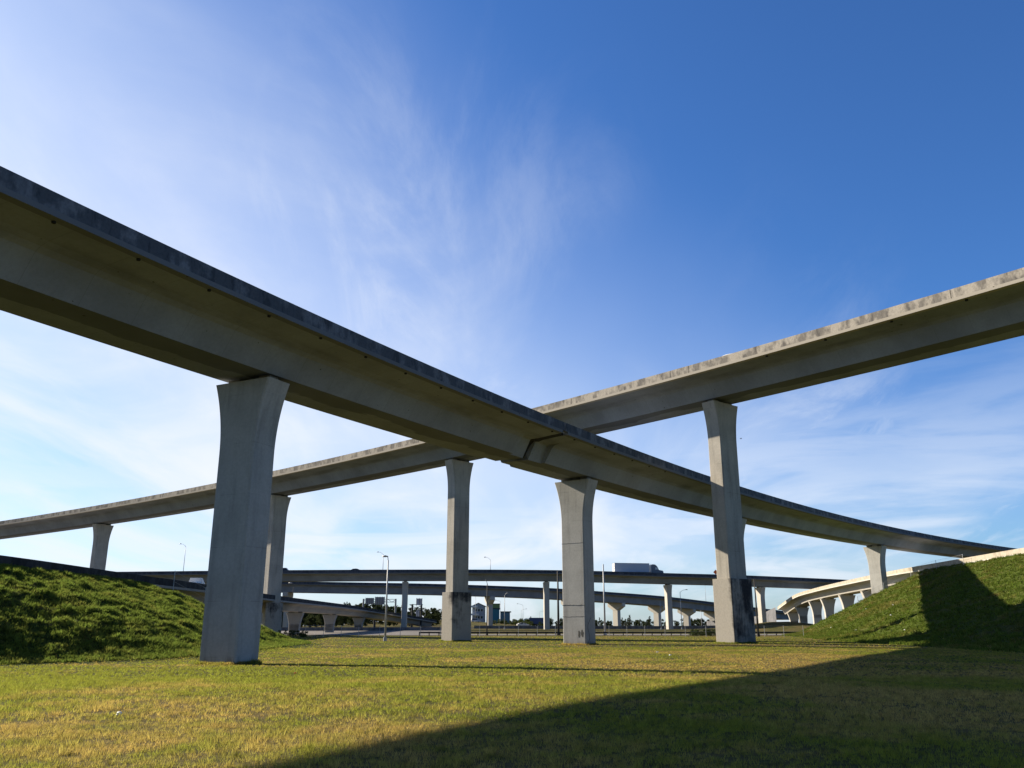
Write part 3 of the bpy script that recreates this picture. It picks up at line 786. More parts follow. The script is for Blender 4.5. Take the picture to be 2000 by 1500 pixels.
for u, v, lab, arm in ((363, 1067, 'lone lamp post on the level viaduct above the left bank', -1), (749, 1083, 'lamp post on the level viaduct right behind the tall pale one', -1), (958, 1093, 'faint lamp post on the level viaduct right of the sooty pedestal pillar', -1)):
    s = s_for_u(C, u, 0, 0); lamp_post(u, float(g_at(C, s, 'Y')) + 9.8, v, lab, arm, 1.6, .11, zb=dk(C, s))
for u, Y, v, lab, arm, al, r, mt in (
        (1091, 186, 1115, 'thick dark pole tight against the cracked flared pillar', 0, 0, .26, 'dark_metal'),
        (1182, 188, 1102, 'tall plain pole with a stub at its tip, left of the lorry', 0, 0, .22, 'metal'),
        (951, 189, 1140, 'dark bent pole in front of the T shaped pillar by the buildings', -.15, 2., .15, 'dark_metal'),
        (1481.5, 165, 1131, 'thin dark pole just right of the black-stained pedestal', 0, 0, .18, 'dark_metal'),
        (985.5, 300, 1163, 'lamp post with short curved arm right of the teal building', 1, .6, .13, 'metal'),
        (1332, 300, 1156, 'lamp post with rising arm left of the black-stained pedestal', 1, 1.9, .14, 'metal'),
        (1292, 290, 1172, 'armless post beside the viaduct pillar below the lorry cab', 0, 0, .14, 'metal'),
        (1371, 330, 1192, 'short post under the farthest T shaped pillar', 0, 0, .13, 'metal'),
        (977, 440, 1175, 'distant lamp post in front of the teal building, arm to the left', -1, 2.2, .12, 'metal'),
        (928.5, 430, 1166, 'distant lamp post in front of the gabled building', -1, 1.0, .12, 'metal'),
        (1021.5, 460, 1182, 'distant lamp post with long arm to the left, above the parked white cars', -1, 2.6, .12, 'metal'),
        (1018, 480, 1192, 'distant lamp post with arm to the right, above the parked white cars', 1, 2.4, .12, 'metal'),
        (1053.5, 500, 1196, 'faint distant lamp post above the blue and white lorry', 1, 1.8, .11, 'metal'),
        (547.5, 330, 1172, 'white topped post seen between the ramp pillars on the left', 0, 0, .16, 'white'),
        (573, 212, 1145, 'small lamp post standing on the low left ramp', -1, .4, .08, 'dark_metal')):
    zb = None
    if u == 573: s = s_for_u(F_, 590, 3, 0); zb = dk(F_, s); Y = float(g_at(F_, s, 'Y'))
    lamp_post(u, Y, v, lab, arm, al, r, zb=zb, mat=mt, rise=.7)
D_s = s_for_u(D, 1377, 0, 0)
lamp_post(1377, float(g_at(D, D_s, 'Y')) + 7, 1144, 'thin lamp post standing on the far descending viaduct', 0, 0, .1, zb=dk(D, D_s))

# ------------------------------------------------------------------ vehicles
def wheel(parent, x, y, r, w):
    t = part('wheel', MB().tube([(0, -w / 2, 0), (0, w / 2, 0)], r, 20), M['rubber'], parent, loc=(x, y, r))
    part('rim', MB().tube([(0, -w / 2 - .012, 0), (0, w / 2 + .012, 0)], r * .6, 14), M['rim'], t)
    return t
def car(name, label, loc, rotz, paint, kind='car', cat='car'):
    """local +x is forward"""
    root = thing(name, label, cat, loc, rotz)
    L, Wd = 4.5, 1.8
    prof = [(-2.2, .35), (-2.25, .8), (-2.1, .98), (1.0, .98), (2.05, .82), (2.25, .6), (2.2, .32)]
    if kind == 'van': cab = [(-2.15, .975), (-2.0, 1.78), (.55, 1.82), (1.25, .975)]
    elif kind == 'pickup': cab = [(-.6, .975), (-.5, 1.68), (.6, 1.7), (1.25, .975)]
    else: cab = [(-1.95, .975), (-1.2, 1.4), (-.2, 1.47), (.4, 1.38), (1.15, .975)]
    body = MB().prism([(a, b) for a, b in prof], -Wd / 2, Wd / 2, 'y')
    n = len(cab); v = [(x, s * (Wd / 2 - .06 - .14 * (z - .97) / .5), z) for s in (-1, 1) for x, z in cab]
    body.add(v, [tuple(range(n)), tuple(range(2 * n - 1, n - 1, -1))] + [(i, (i + 1) % n, n + (i + 1) % n, n + i) for i in range(n)])
    part('body', body, M[paint], root)
    zt = max(z for _, z in cab)
    for s in (-1, 1):
        y0 = s * (Wd / 2 - .075); y1 = s * (Wd / 2 - .06 - .14 * (zt - .15 - .97) / .5 + .012)
        part('side_window', MB().add([(cab[0][0] + .35, y0 + s * .02, 1.03), (cab[-1][0] - .3, y0 + s * .02, 1.03), (cab[-2][0] - .05, y1, zt - .12), (cab[1][0] + .15, y1, zt - .14)], [(0, 1, 2, 3)]), M['glass'], root)
    a, b = cab[-1], cab[-2]
    part('windscreen', MB().add([(a[0] - .02 + .03, -.72, a[1] + .05), (a[0] - .02 + .03, .72, a[1] + .05), (b[0] + .07, .58, b[1] - .05), (b[0] + .07, -.58, b[1] - .05)], [(0, 1, 2, 3)]), M['glass'], root)
    for s in (-1, 1):
        part('headlight', MB().box(2.2, 2.27, s * .6 - .18, s * .6 + .18, .6, .74), M['lamp'], root)
        part('tail_light', MB().box(-2.28, -2.2, s * .65 - .14, s * .65 + .14, .68, .85), M['redlens'], root)
        for x in (-1.35, 1.4): wheel(root, x, s * (Wd / 2 - .12), .33, .22)
    return root
def on_deck(P, u, off):
    s = s_for_u(P, u, off, -1.5); x, y, z, nx, ny, th = (float(g_at(P, s, q)) for q in ('X', 'Y', 'Z', 'nx', 'ny', 'th'))
    return (x + nx * off, y + ny * off, z + .275), math.pi / 2 - th
l, r = on_deck(B, 1423, 2.3); car('car', 'white car whose roof shows above the patchy parapet of the high flyover', l, r, 'white')
l, r = on_deck(C, 561, 2.0); car('car', 'dark car roof showing above the level viaduct beside the nearest shaded pillar', l, r, 'charcoal', 'van')
l, r = on_deck(C, 700, 2.2); car('car', 'dark car barely showing above the level viaduct left of the tall lamp post', l, r, 'charcoal')
l, r = on_deck(F_, 387, 2.0); car('pickup_truck', 'white pickup driving on the low left ramp beside the nearest shaded pillar', l, r, 'white', 'pickup', 'pickup truck')
p = at_ground(1527, 345); p.z = float(gz(p.x, p.y)) + 3.5
for u, Y, pt, kd, lab in ((929, 425, 'white', 'van', 'white van parked on the grassy rise below the gabled building'), (1019, 400, 'white', 'car', 'first white car parked on the rise, left of the blue and white lorry'), (1024, 404, 'white', 'car', 'second white car on the rise, just right of the first'),
                          (1527, 345, 'red', 'car', 'red car in the shade under the far end of the right ramp')):
    g_ = at_ground(u, Y); car('car', lab, g_, .2, pt, kd)

def lorry(label, loc, rotz, LT, cabpaint, trailpaint, name='articulated_lorry'):
    """local +x forward; trailer rear at x=0"""
    root = thing(name, label, 'lorry', loc, rotz)
    part('trailer', MB().box(0, LT, -1.3, 1.3, 1.15, 4.05), M[trailpaint], root)
    for s in (-1, 1):
        d_ = part('rear_door', MB().box(-.03, .0, s * .66 - .6, s * .66 + .6, 1.25, 3.95), M['white'], root)
        part('door_bar', MB().box(-.06, -.033, s * .69 - .03, s * .69 + .03, 1.3, 3.9), M['metal'], d_)
        for z in (2.2, 3.0): part('reflector', MB().box(-.05, -.033, s * .62 - .5, s * .62 + .5, z, z + .07), M['redlens'], d_)
    part('top_rail', MB().box(-.02, LT + .02, -1.33, 1.33, 4.053, 4.12), M['dark_metal'], root)
    part('chassis', MB().box(.3, LT + 2.0, -.5, .5, .85, 1.14), M['dark_metal'], root)
    x = LT + .75
    cab = [(x, .7), (x, 3.6), (x + .5, 3.85), (x + 1.4, 3.75), (x + 2.0, 3.3), (x + 2.35, 2.75), (x + 2.75, 1.95), (x + 4.1, 1.7), (x + 4.35, 1.4), (x + 4.4, .6), (x + 3.9, .5), (x, .5)]
    part('cab', MB().prism(cab, -1.22, 1.22, 'y'), M[cabpaint], root)
    part('cab_edge', MB().box(x - .05, x - .003, -1.2, 1.2, 1.3, 3.6), M['white'], root)
    part('windscreen', MB().add([(x + 2.38, -1.05, 2.72), (x + 2.38, 1.05, 2.72), (x + 2.78, 1.08, 2.0), (x + 2.78, -1.08, 2.0)], [(0, 1, 2, 3)]), M['glass'], root)
    for s in (-1, 1): part('side_window', MB().add([(x + 1.35, s * 1.226, 2.05), (x + 2.45, s * 1.226, 2.05), (x + 2.2, s * 1.226, 2.75), (x + 1.45, s * 1.226, 2.8)], [(0, 1, 2, 3)]), M['lamp'], root)
    for s in (-1, 1):
        part('exhaust_stack', MB().tube([(x - .15, s * 1.05, 1.0), (x - .15, s * 1.05, 3.9)], .09, 8), M['rim'], root)
        part('headlight', MB().box(x + 4.33, x + 4.43, s * .85 - .18, s * .85 + .18, 1.0, 1.25), M['lamp'], root)
        for wx in (1.2, 2.4, LT + .4, LT + 1.6, x + 3.4): wheel(root, wx, s * 1.05, .5, .32)
    return root
l, r = on_deck(C, 1199, 4.6); lorry('white articulated lorry crossing the level viaduct, its rear doors sunlit', l, r, 12.6, 'cabgrey', 'offwhite')
g_ = at_ground(1062, 430); lorry('distant blue and white lorry facing left among the trees', g_, math.pi * .93, 7, 'white', 'bluecab')

# construction sign on the viaduct
s = s_for_u(C, 1391.5, 1, 0); cx = float(g_at(C, s, 'X')) + float(g_at(C, s, 'nx')) * 1.0; cy = float(g_at(C, s, 'Y')) + float(g_at(C, s, 'ny')) * 1.0
sg = thing('warning_sign', 'orange diamond warning sign on the level viaduct beside the tallest pillar', 'sign', (cx, cy, dk(C, s)))
hh = at(1391.5, 1117.5, cy).z - dk(C, s)
part('sign_board', MB().prism([(0, hh - .85), (.85, hh), (0, hh + .85), (-.85, hh)], -.02, .02, 'y'), M['orange'], sg)
part('post', MB().box(-.05, .05, .03, .1, 0, hh + .3), M['metal'], sg)

# ------------------------------------------------------------------ sign gantries far left
def gantry(label, u0, u1, vt, vb, Y, panels, posts, mat):
    a, b = at(u0, vt, Y), at(u1, vt, Y); g = at_ground((u0 + u1) / 2, Y)
    root = thing('sign_gantry', label, 'sign gantry', (a.x, Y, g.z)); o = Vector(root.location)
    zt = at(u0, vt, Y).z - g.z; zb = at(u0, vb, Y).z - g.z; Lx = b.x - a.x
    t = MB()
    for yy in (-.5, .5):
        for z in (zt, zb): t.box(0, Lx, yy - .09, yy + .09, z - .09, z + .09)
        n = max(2, int(Lx / 1.8))
        for i in range(n):
            x0, x1 = Lx * i / n, Lx * (i + 1) / n
            t.tube([(x0, yy, zb if i % 2 else zt), (x1, yy, zt if i % 2 else zb)], .07, 5)
    part('truss', t, M[mat], root)
    for u in posts:
        x = at(u, vt, Y).x - a.x
        part('post', MB().tube([(x, 0, -.3), (x, 0, zt + .2)], .38, 10), M[mat], root)
    for (p0, p1, q0, q1) in panels:
        x0, x1 = at(p0, q0, Y).x - a.x, at(p1, q0, Y).x - a.x; z1, z0 = at(p0, q0, Y).z - g.z, at(p0, q1, Y).z - g.z
        sp = part('sign_panel', MB().box(x0, x1, -.72, -.66, z0, z1), M['offwhite'] if mat == 'dark_metal' else M['metal'], root)
        rb = MB(); n = max(2, int((x1 - x0) / .9))
        for i in range(n + 1): rb.box(x0 + (x1 - x0) * i / n - .06, x0 + (x1 - x0) * i / n + .06, -.82, -.72, z0 - .3, z1 + .2)
        part('stiffener', rb, M['dark_metal'], sp)
    return root
gantry('sign gantry with two grey panels above the trees, left of the tall lamp post', 709, 774, 1170.5, 1176, 385, [(715, 731, 1168, 1180), (733.5, 752, 1166, 1181)], [710, 773], 'metal')
gantry('dark sign gantry with pale ribbed panels between two thick posts, left of the sooty pedestal', 800, 826, 1181, 1188, 330, [(814, 825, 1169, 1182), (813, 820, 1192, 1204)], [805.5, 823], 'dark_metal')
pb = at_ground(731, 325); h = at(731, 1200, 325).z - pb.z
ps = thing('utility_post', 'stout dark post standing behind the low left ramp', 'post', pb)
part('pole', MB().tube([(0, 0, -.2), (0, 0, h)], [.45, .38], 10), M['dark_metal'], ps); part('cap', MB().box(-.5, .8, -.3, .3, h - .3, h - .02), M['dark_metal'], ps)

# ------------------------------------------------------------------ buildings
M['wall_white'] = simple('white_render', (.72, .72, .72), .8, var=.06, scale=.4)
M['wall_grey'] = simple('grey_cladding', (.33, .36, .4), .7, var=.06, scale=.4)
M['wall_teal'] = simple('teal_cladding', (.05, .20, .25), .6, var=.08, scale=.4)
M['wall_pale_teal'] = simple('pale_teal_cladding', (.17, .25, .27), .6, var=.08, scale=.4)
M['green_trim'] = simple('olive_green_trim', (.2, .27, .09), .6)
M['dark_trim'] = simple('dark_trim', (.05, .06, .07), .6)
Yb = 500
def bx(u0, u1, v0, v1, Y=Yb): a, b = at(u0, v1, Y), at(u1, v0, Y); return a.x, b.x, a.z, b.z
x0, x1, z0, z1 = bx(922, 946.5, 1184, 1215)
hb_ = thing('gabled_building', 'white and grey gabled building behind the T shaped pillar', 'building', (x0, Yb, 0))
W_ = x1 - x0; zr = at(935, 1178.5, Yb).z
part('wall', MB().prism([(0, -1), (W_, -1), (W_, z1), (W_ * .5, zr), (0, z1)], 0, 16, 'y'), M['wall_grey'], hb_)
rf = MB()
for sx, ex_ in ((0, -.6), (1, .6)):
    xa = W_ * sx + ex_; za = z1 - .25
    rf.add([(xa, -.5, za), (W_ * .5, -.5, zr + .05), (W_ * .5, 16.5, zr + .05), (xa, 16.5, za), (xa, -.5, za + .35), (W_ * .5, -.5, zr + .4), (W_ * .5, 16.5, zr + .4), (xa, 16.5, za + .35)],
           [(0, 1, 2, 3), (4, 7, 6, 5), (0, 4, 5, 1), (3, 2, 6, 7), (0, 3, 7, 4), (1, 5, 6, 2)])
part('roof', rf, M['dark_trim'], hb_)
hz = z1 - z0
for i, z in enumerate((z0 + hz * .42, z0 + hz * .92)): part('balcony', MB().box(-1.2, W_ * (.55 - .12 * i), -1.6, -.003, z, z + 1.0), M['wall_white'], hb_)
for i in range(3):
    for j in range(2):
        f = part('window', MB().box(W_ * (.3 + .24 * i) - .7, W_ * (.3 + .24 * i) + .7, -.06, -.003, z0 + hz * (.2 + .45 * j), z0 + hz * (.2 + .45 * j) + 1.7), M['wall_white'], hb_)
        part('pane', MB().box(W_ * (.3 + .24 * i) - .58, W_ * (.3 + .24 * i) + .58, -.075, -.063, z0 + hz * (.2 + .45 * j) + .12, z0 + hz * (.2 + .45 * j) + 1.58), M['glass'], f)
x0, x1, z0, z1 = bx(959, 976, 1180, 1214)
tb = thing('tower_building', 'teal tower with an olive green sign band at its top', 'building', (x0, Yb, 0)); W_ = x1 - x0
zc = at(960, 1187.5, Yb).z; zd = at(960, 1190, Yb).z
part('wall', MB().box(.3, W_ - .3, .3, 12, -1, zd), M['wall_teal'], tb); part('dark_band', MB().box(-.1, W_ + .3, -.1, 12.3, zd + .003, zc), M['dark_trim'], tb)
part('sign_band', MB().box(.0, W_, 0, 12.1, zc + .003, z1), M['green_trim'], tb); part('coping', MB().box(-.15, W_ + .15, -.15, 12.3, z1 + .003, z1 + .35), M['dark_trim'], tb)
x0, x1, z0, z1 = bx(977.5, 996, 1195.5, 1214)
lb = thing('shop_building', 'low pale teal flat roofed building right of the teal tower', 'building', (x0, Yb + 2, 0)); W_ = x1 - x0
part('wall', MB().box(0, W_, 0, 14, -1, z1), M['wall_pale_teal'], lb); part('roof', MB().box(-.2, W_ + .7, -.5, 14.2, z1 + .003, z1 + .45), M['dark_trim'], lb)

# ------------------------------------------------------------------ trees
def leaf_cloud(clumps, n, size, rr):
    V = []; F = []
    for _ in range(n):
        c, rad = clumps[rr.randrange(len(clumps))]
        d = Vector((rr.gauss(0, 1), rr.gauss(0, 1), rr.gauss(0, 1))).normalized() * rr.random() ** .4
        p = Vector(c) + Vector((d.x * rad[0], d.y * rad[1], d.z * rad[2]))
        a = Vector((rr.gauss(0, 1), rr.gauss(0, 1), rr.gauss(0, .7))).normalized(); b = a.orthogonal().normalized()
        s = size * rr.uniform(.5, 1.3); k = len(V)
        V += [p - a * s, p + b * s * .6, p + a * s, p - b * s * .6]; F.append((k, k + 1, k + 2, k + 3))
    return MB().add(V, F)
def make_tree(kind, seed):
    rr = random.Random(seed)
    root = thing('tree', '', 'tree')
    if kind == 'broad':
        H = 8.; tr = MB().tube([(0, 0, -.5), (.15, 0, H * .3), (-.1, .1, H * .62)], [.28, .2, .08], 7)
        cl = []
        for i in range(16):
            a = rr.random() * 6.28; q = rr.uniform(.3, 2.6); z = H * (.1 + .78 * (i + rr.random()) / 16)
            c = (math.cos(a) * q, math.sin(a) * q, z); cl.append((c, (rr.uniform(.9, 1.6), rr.uniform(.9, 1.6), rr.uniform(.7, 1.2))))
            tr.tube([(0, 0, H * .3), (c[0] * .6, c[1] * .6, z * .9)], [.1, .03], 5)
        cr = leaf_cloud(cl, 950, .42, rr); mat = 'leaf_dark'
    elif kind == 'pine':
        H = 8.; tr = MB().tube([(0, 0, -.5), (.1, 0, H * .5), (.25, 0, H)], [.16, .1, .03], 6); cl = []
        for i in range(22):
            z = H * (.12 + .86 * i / 22); a = rr.random() * 6.28; q = (1 - z / H) * 1.5 + .25
            for t in (.5, 1.):
                cl.append(((math.cos(a) * q * t + .2 * z / H, math.sin(a) * q * t, z + .55 * t), (.28, .28, .5)))
            tr.tube([(.02 * z, 0, z), (math.cos(a) * q, math.sin(a) * q, z + .5)], [.04, .015], 4)
        cr = leaf_cloud(cl, 520, .26, rr); mat = 'leaf_pine'
    elif kind == 'palm':
        H = 5.; tr = MB().tube([(0, 0, -.5), (.1, 0, H * .5), (0, .1, H)], [.2, .16, .14], 7); cr = MB()
        for i in range(18):
            a = 6.28 * i / 18 + rr.random() * .3; up = rr.uniform(-.2, 1.1); L_ = rr.uniform(1.6, 2.3); V = []
            for j in range(6):
                t = j / 5; x = math.cos(a) * L_ * t; y = math.sin(a) * L_ * t; z = H + up * L_ * t * .8 - 1.1 * t * t * L_ * .6
                w = .34 * math.sin(math.pi * min(1, t + .12)); V += [(x - math.sin(a) * w, y + math.cos(a) * w, z - w * .4), (x, y, z), (x + math.sin(a) * w, y - math.cos(a) * w, z - w * .4)]
            cr.add(V, [(j * 3 + q, j * 3 + q + 1, j * 3 + q + 4, j * 3 + q + 3) for j in range(5) for q in (0, 1)])
        mat = 'leaf_dark'
    else:
        H = 3.; tr = MB().tube([(0, 0, -.3), (0, 0, 1.2)], [.1, .05], 5)
        cl = [((rr.uniform(-1.4, 1.4), rr.uniform(-1.4, 1.4), rr.uniform(.5, 2.4)), (.8, .8, .6)) for _ in range(9)]
        for c, _ in cl: tr.tube([(0, 0, .3), (c[0] * .7, c[1] * .7, c[2] * .8)], [.05, .02], 4)
        cr = leaf_cloud(cl, 420, .22, rr); mat = 'leaf_olive'
    part('trunk', tr, M['bark'], root); part('crown', cr, M[mat], root)
    remember(root); return root
protos = {k: [make_tree(k, i * 13 + 5) for i in range(n)] for k, n in (('broad', 4), ('pine', 3), ('palm', 2), ('bush', 3))}
hgt = dict(broad=9., pine=8.6, palm=6.4, bush=3.2)
used = set()
def plant(kind, u, Y, vtop, label, group, name=None):
    g = at_ground(u, Y); h = max(1.2, at(u, vtop, Y).z - g.z)
    pr = random.choice(protos[kind]); r = pr
    if pr.as_pointer() in used: r = dup(pr, g, random.random() * 6.28, label, h / hgt[kind])
    else:
        used.add(pr.as_pointer()); r.location = g; r.rotation_euler = (0, 0, random.random() * 6.28); sc = h / hgt[kind]; r.scale = (sc,) * 3; r['label'] = label
    r['group'] = group
    if kind == 'bush': r['category'] = 'bush'; r.name = 'bush'
    elif kind == 'palm': r['category'] = 'palm'; r.name = 'palm_tree'
    elif kind == 'pine': r.name = 'pine_tree'
    else: r.name = 'broadleaf_tree'
    return r
for i in range(58):
    u = 505 + i * 6.6 + random.uniform(-3, 3); base = np.interp(u, [500, 640, 720, 760, 800, 880], [1186, 1178, 1172, 1180, 1186, 1190])
    plant('broad', u, random.uniform(390, 470), base + random.uniform(-7, 5), 'dark broadleaf tree in the wood behind the low left ramp', 'wood behind the low ramp')
for i in range(26):
    u = 505 + i * 14 + random.uniform(-4, 4)
    plant('broad', u, random.uniform(360, 385), 1196 + random.uniform(-4, 6), 'smaller dark tree at the front of the wood, seen between the ramp pillars', 'front of the wood')
for i in range(64):
    u = 995 + i * 6.9 + random.uniform(-4, 4)
    plant('broad', u, random.uniform(500, 590), random.uniform(1203, 1212), 'low dark tree on the skyline between the viaduct pillars', 'skyline trees')
for u, v in ((1209, 1201), (1216, 1205), (1222, 1208), (1230, 1200), (1226, 1206), (1270, 1202), (1264, 1210), (1037, 1203), (1172, 1205)):
    plant('pine', u, random.uniform(470, 500), v, 'feathery pale pine standing above the skyline trees', 'feathery pines')
for u, v in ((1318, 1209), (1324, 1212), (1350, 1211), (1358, 1210), (1367, 1212)):
    plant('palm', u, random.uniform(430, 460), v, 'small dark palm near the T shaped pillar left of the black-stained pedestal', 'palms')
for i in range(22):
    plant('bush', 960 + i * 4.6 + random.uniform(-3, 3), random.uniform(405, 440), random.uniform(1206, 1214), 'olive bush on the grassy rise below the teal buildings', 'bushes on the rise')
for i in range(14):
    plant('bush', random.uniform(1300, 1410), random.uniform(172, 178), random.uniform(1226, 1234), 'scrubby weed clump by the guardrail left of the black-stained pedestal', 'weed clumps by the guardrail')
for i in range(8):
    plant('bush', random.uniform(540, 600), random.uniform(140, 165), random.uniform(1236, 1242), 'scrubby clump at the foot of the nearest ramp pillar', 'scrub under the low ramp')
for k in protos:
    for pr in protos[k]:
        if pr.as_pointer() not in used:
            for c in kids(pr): bpy.data.objects.remove(c)
            bpy.data.objects.remove(pr)

# ------------------------------------------------------------------ small things on the grass
def crumple(name, label, p, s, mat, seed, cat='litter', group=None):
    rr = random.Random(seed); import bmesh
    b = bmesh.new(); bmesh.ops.create_icosphere(b, subdivisions=2, radius=s)
    for v in b.verts: v.co *= rr.uniform(.6, 1.25); v.co.z *= .6
    me = bpy.data.meshes.new(name); b.to_mesh(me); b.free()
    return tag(link(name, me, mat, None, Vector(p) + Vector((0, 0, s * .4))), label, cat, group)
def gpt(u, v):
    Y = 30.
    for _ in range(30):
        p = at(u, v, Y); g = float(gz(p.x, Y)); Y *= (EYE - g) / max(.01, EYE - p.z)
    return at_ground(u, Y)
crumple('paper_scrap', 'small white scrap lying on the sunlit grass at lower left', gpt(232, 1396), .06, M['white'], 1)
crumple('paper_scrap', 'white scrap on the straw coloured grass left of the black-stained pedestal', gpt(1309, 1281), .1, M['white'], 2)
crumple('paper_scrap', 'flattened pale scrap beside the larger one in front of the cracked pillar', gpt(1284, 1275), .1, M['white'], 3)
crumple('fallen_leaf', 'reddish fallen leaf on the grass near the nearest shaded pillar', gpt(577, 1316), .06, M['red'], 4, 'leaf')
for i, (u, v, Y) in enumerate(((1744, 1182, 150), (1740, 1202, 143), (1692, 1190, 158), (1624, 1226, 150), (1672, 1231, 138), (1768, 1231, 120))):
    Y = 60.
    for _ in range(400):                    # walk the sight line until it meets the bank
        p = at(u, v, Y)
        if p.z < float(hR(p.x, p.y)[0]) + .1 and hR(p.x, p.y)[1] < 1.2: break
        Y += .4
    crumple('paper_scrap', 'white scrap caught in the grass of the sunlit right slope', p, .14, M['white'], 10 + i, 'litter', 'white scraps on the right slope')

# straggling weed against the nearest pillar
base = gpt(424, 1298); wd = thing('weed_plant', 'straggling pale weed leaning against the foot of the nearest shaded pillar', 'plant', base)
rr = random.Random(3); st = MB(); lf = MB()
for k in range(5):
    a = rr.uniform(-.4, 1.0); L_ = rr.uniform(.5, 1.0); q = [(0, -.1, 0)] + [(math.sin(a) * L_ * t, -.1, L_ * t * .75) for t in (.35, .7, 1.)]
    st.tube(q, .008, 4)
    for t in np.linspace(.2, 1, 12):
        c = Vector((math.sin(a) * L_ * t, -.12, L_ * t * .75)); v = [c, c + Vector((rr.uniform(-.07, .07), -.03, rr.uniform(.0, .08))), c + Vector((rr.uniform(-.07, .07), -.05, rr.uniform(-.03, .05)))]
        lf.add(v, [(0, 1, 2)])
part('stem', st, M['leaf_olive'], wd); part('leaf', lf, M['weed_right'], wd)

# bird
bp = at(1447, 857, 150); bm_ = MB()
bd = thing('bird', 'tiny dark bird in flight right of the tallest pillar', 'bird', bp)
bm_.tube([(-.2, 0, 0), (-.08, 0, .01), (.06, 0, .02), (.16, 0, .03), (.22, 0, .03)], [.015, .045, .05, .03, .008], 8)
for s in (-1, 1): bm_.add([(.08, s * .03, .03), (-.08, s * .03, .03), (-.06, s * .25, .12), (.04, s * .27, .13), (-.04, s * .48, .08)], [(0, 1, 2, 3), (3, 2, 4)])
bm_.add([(-.18, 0, .005), (-.32, .06, .0), (-.32, -.06, .0)], [(0, 1, 2)])
part('body', bm_, M['dark_metal'], bd)

# ------------------------------------------------------------------ sun, sky, camera
sun_h = Vector((-.883, .469)).normalized(); EL = R(27.55)
sd = Vector((sun_h.x * math.cos(EL), sun_h.y * math.cos(EL), math.sin(EL)))
sl = bpy.data.lights.new('sun', 'SUN'); sl.energy = 5.0; sl.angle = R(.5); sl.color = (1., .88, .70)
so = bpy.data.objects.new('sun', sl); COL.objects.link(so); so.rotation_euler = sd.to_track_quat('Z', 'Y').to_euler()

w = bpy.data.worlds.new('World'); S.world = w; w.use_nodes = True
t = w.node_tree; t.nodes.clear()
k = NT.__new__(NT); k.t = t; k.out = t.nodes.new('ShaderNodeOutputWorld')
sky = k.n('ShaderNodeTexSky', sky_type='NISHITA', sun_disc=False, sun_elevation=EL, sun_rotation=math.atan2(sun_h.x, sun_h.y), altitude=0., air_density=1.0, dust_density=.6, ozone_density=2.5)
hs = k.n('ShaderNodeHueSaturation'); k.l(sky.outputs[0], hs.inputs['Color']); hs.inputs['Saturation'].default_value = 1.12
tc = k.n('ShaderNodeTexCoord').outputs['Generated']
sp = k.n('ShaderNodeSeparateXYZ'); k.l(tc, sp.inputs[0]); dx_, dy_, dz_ = sp.outputs
zz = k.math('MAXIMUM', k.math('ADD', dz_, .12), .05)
cv = k.n('ShaderNodeCombineXYZ'); k.l(k.math('DIVIDE', dx_, zz), cv.inputs[0]); k.l(k.math('DIVIDE', dy_, zz), cv.inputs[1])
mp = k.n('ShaderNodeMapping'); k.l(cv.outputs[0], mp.inputs[0]); mp.inputs['Rotation'].default_value = (0, 0, R(-28)); mp.inputs['Scale'].default_value = (1.0, .42, 1); mp.inputs['Location'].default_value = (3.1, 1.7, .4)
n1 = k.noise(mp.outputs[0], 1.4, 9, .56, .5); n2 = k.noise(mp.outputs[0], .5, 4, .5, .4)
mp2 = k.n('ShaderNodeMapping'); k.l(cv.outputs[0], mp2.inputs[0]); mp2.inputs['Rotation'].default_value = (0, 0, R(-40)); mp2.inputs['Scale'].default_value = (1.3, .45, 1); mp2.inputs['Location'].default_value = (.7, 5.2, 1.4)
n3 = k.noise(mp2.outputs[0], 2.6, 12, .66, .6); n4 = k.noise(mp2.outputs[0], .9, 3, .5, .2)
Lf = k.math('ADD', dx_, k.math('MULTIPLY', dz_, 1.41))
veil = k.ramp(Lf, .92, .10)
tex = k.math('ADD', k.math('MULTIPLY', k.ramp(n1, .36, .70), .62), k.math('MULTIPLY', k.ramp(n2, .38, .62), .38))
cl = k.math('MULTIPLY', veil, k.math('ADD', k.math('MULTIPLY', k.ramp(Lf, .75, .1, .28, .55), k.ramp(dz_, .05, .32, .55, 1.)), k.math('MULTIPLY', tex, .72)), clamp=True)
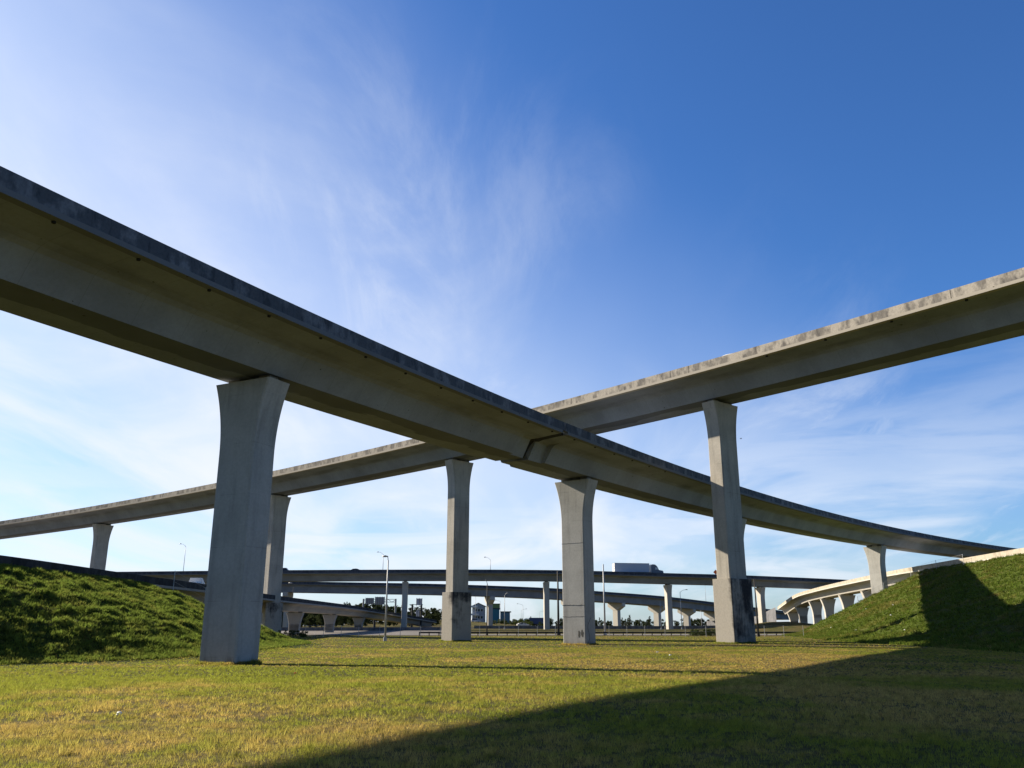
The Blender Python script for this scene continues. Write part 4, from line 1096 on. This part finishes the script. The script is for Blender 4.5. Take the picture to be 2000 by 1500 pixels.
wisp = k.math('MULTIPLY', k.math('MULTIPLY', k.ramp(n3, .46, .74), k.ramp(n4, .40, .62)), k.ramp(Lf, 1.02, .55, 0., .42))
cl = k.math('ADD', cl, k.math('MULTIPLY', wisp, k.math('SUBTRACT', 1., cl)))
bm2 = k.n('ShaderNodeMapping'); k.l(tc, bm2.inputs[0]); bm2.inputs['Scale'].default_value = (1.6, 1.6, 11.)
n5 = k.noise(bm2.outputs[0], 1.5, 7, .55, .5)
hz_ = k.math('MULTIPLY', k.ramp(dz_, .34, .07), k.math('ADD', .14, k.math('ADD', k.math('MULTIPLY', k.ramp(n1, .38, .62), .22), k.math('MULTIPLY', k.ramp(n5, .42, .60), .55))))
low = k.math('MULTIPLY', hz_, k.ramp(dx_, .85, .0, .5, 1.))
mask = k.math('MULTIPLY', k.math('MAXIMUM', cl, low, clamp=True), k.ramp(dy_, -.15, .45))  # clouds kept to the sky ahead, so less ambient light comes from behind
blue = k.mix(1., hs.outputs[0], (.80, 1.22, 1.78), 'MULTIPLY')
c = k.mix(mask, blue, (9.8, 10.3, 11.2))
fr = k.ramp(dy_, -.25, .4, .66, 1.)  # unseen sky behind the camera dimmed to deepen the shade
c = k.mix(1., c, k.math('MULTIPLY', fr, k.ramp(dz_, .66, .86, 1., .3)), 'MULTIPLY')  # sky overhead, above the frame, dimmed for the same effect
bg = k.n('ShaderNodeBackground'); bg.inputs['Strength'].default_value = .05; k.l(c, bg.inputs['Color']); k.l(bg.outputs[0], k.out.inputs[0])

cam = bpy.data.cameras.new('camera'); cam.sensor_width = 36; cam.lens = 36 * FPX / 2000; cam.clip_end = 12000
co = bpy.data.objects.new('camera', cam); COL.objects.link(co); co.location = (0, 0, EYE); co.rotation_euler = (math.pi / 2 + PIT, 0, 0)
S.camera = co
S.view_settings.view_transform = 'Standard'; S.view_settings.look = 'None'; S.view_settings.exposure = 0.9; S.view_settings.gamma = 1.0
S.cycles.max_bounces = 6; S.cycles.diffuse_bounces = 3; S.cycles.transparent_max_bounces = 16
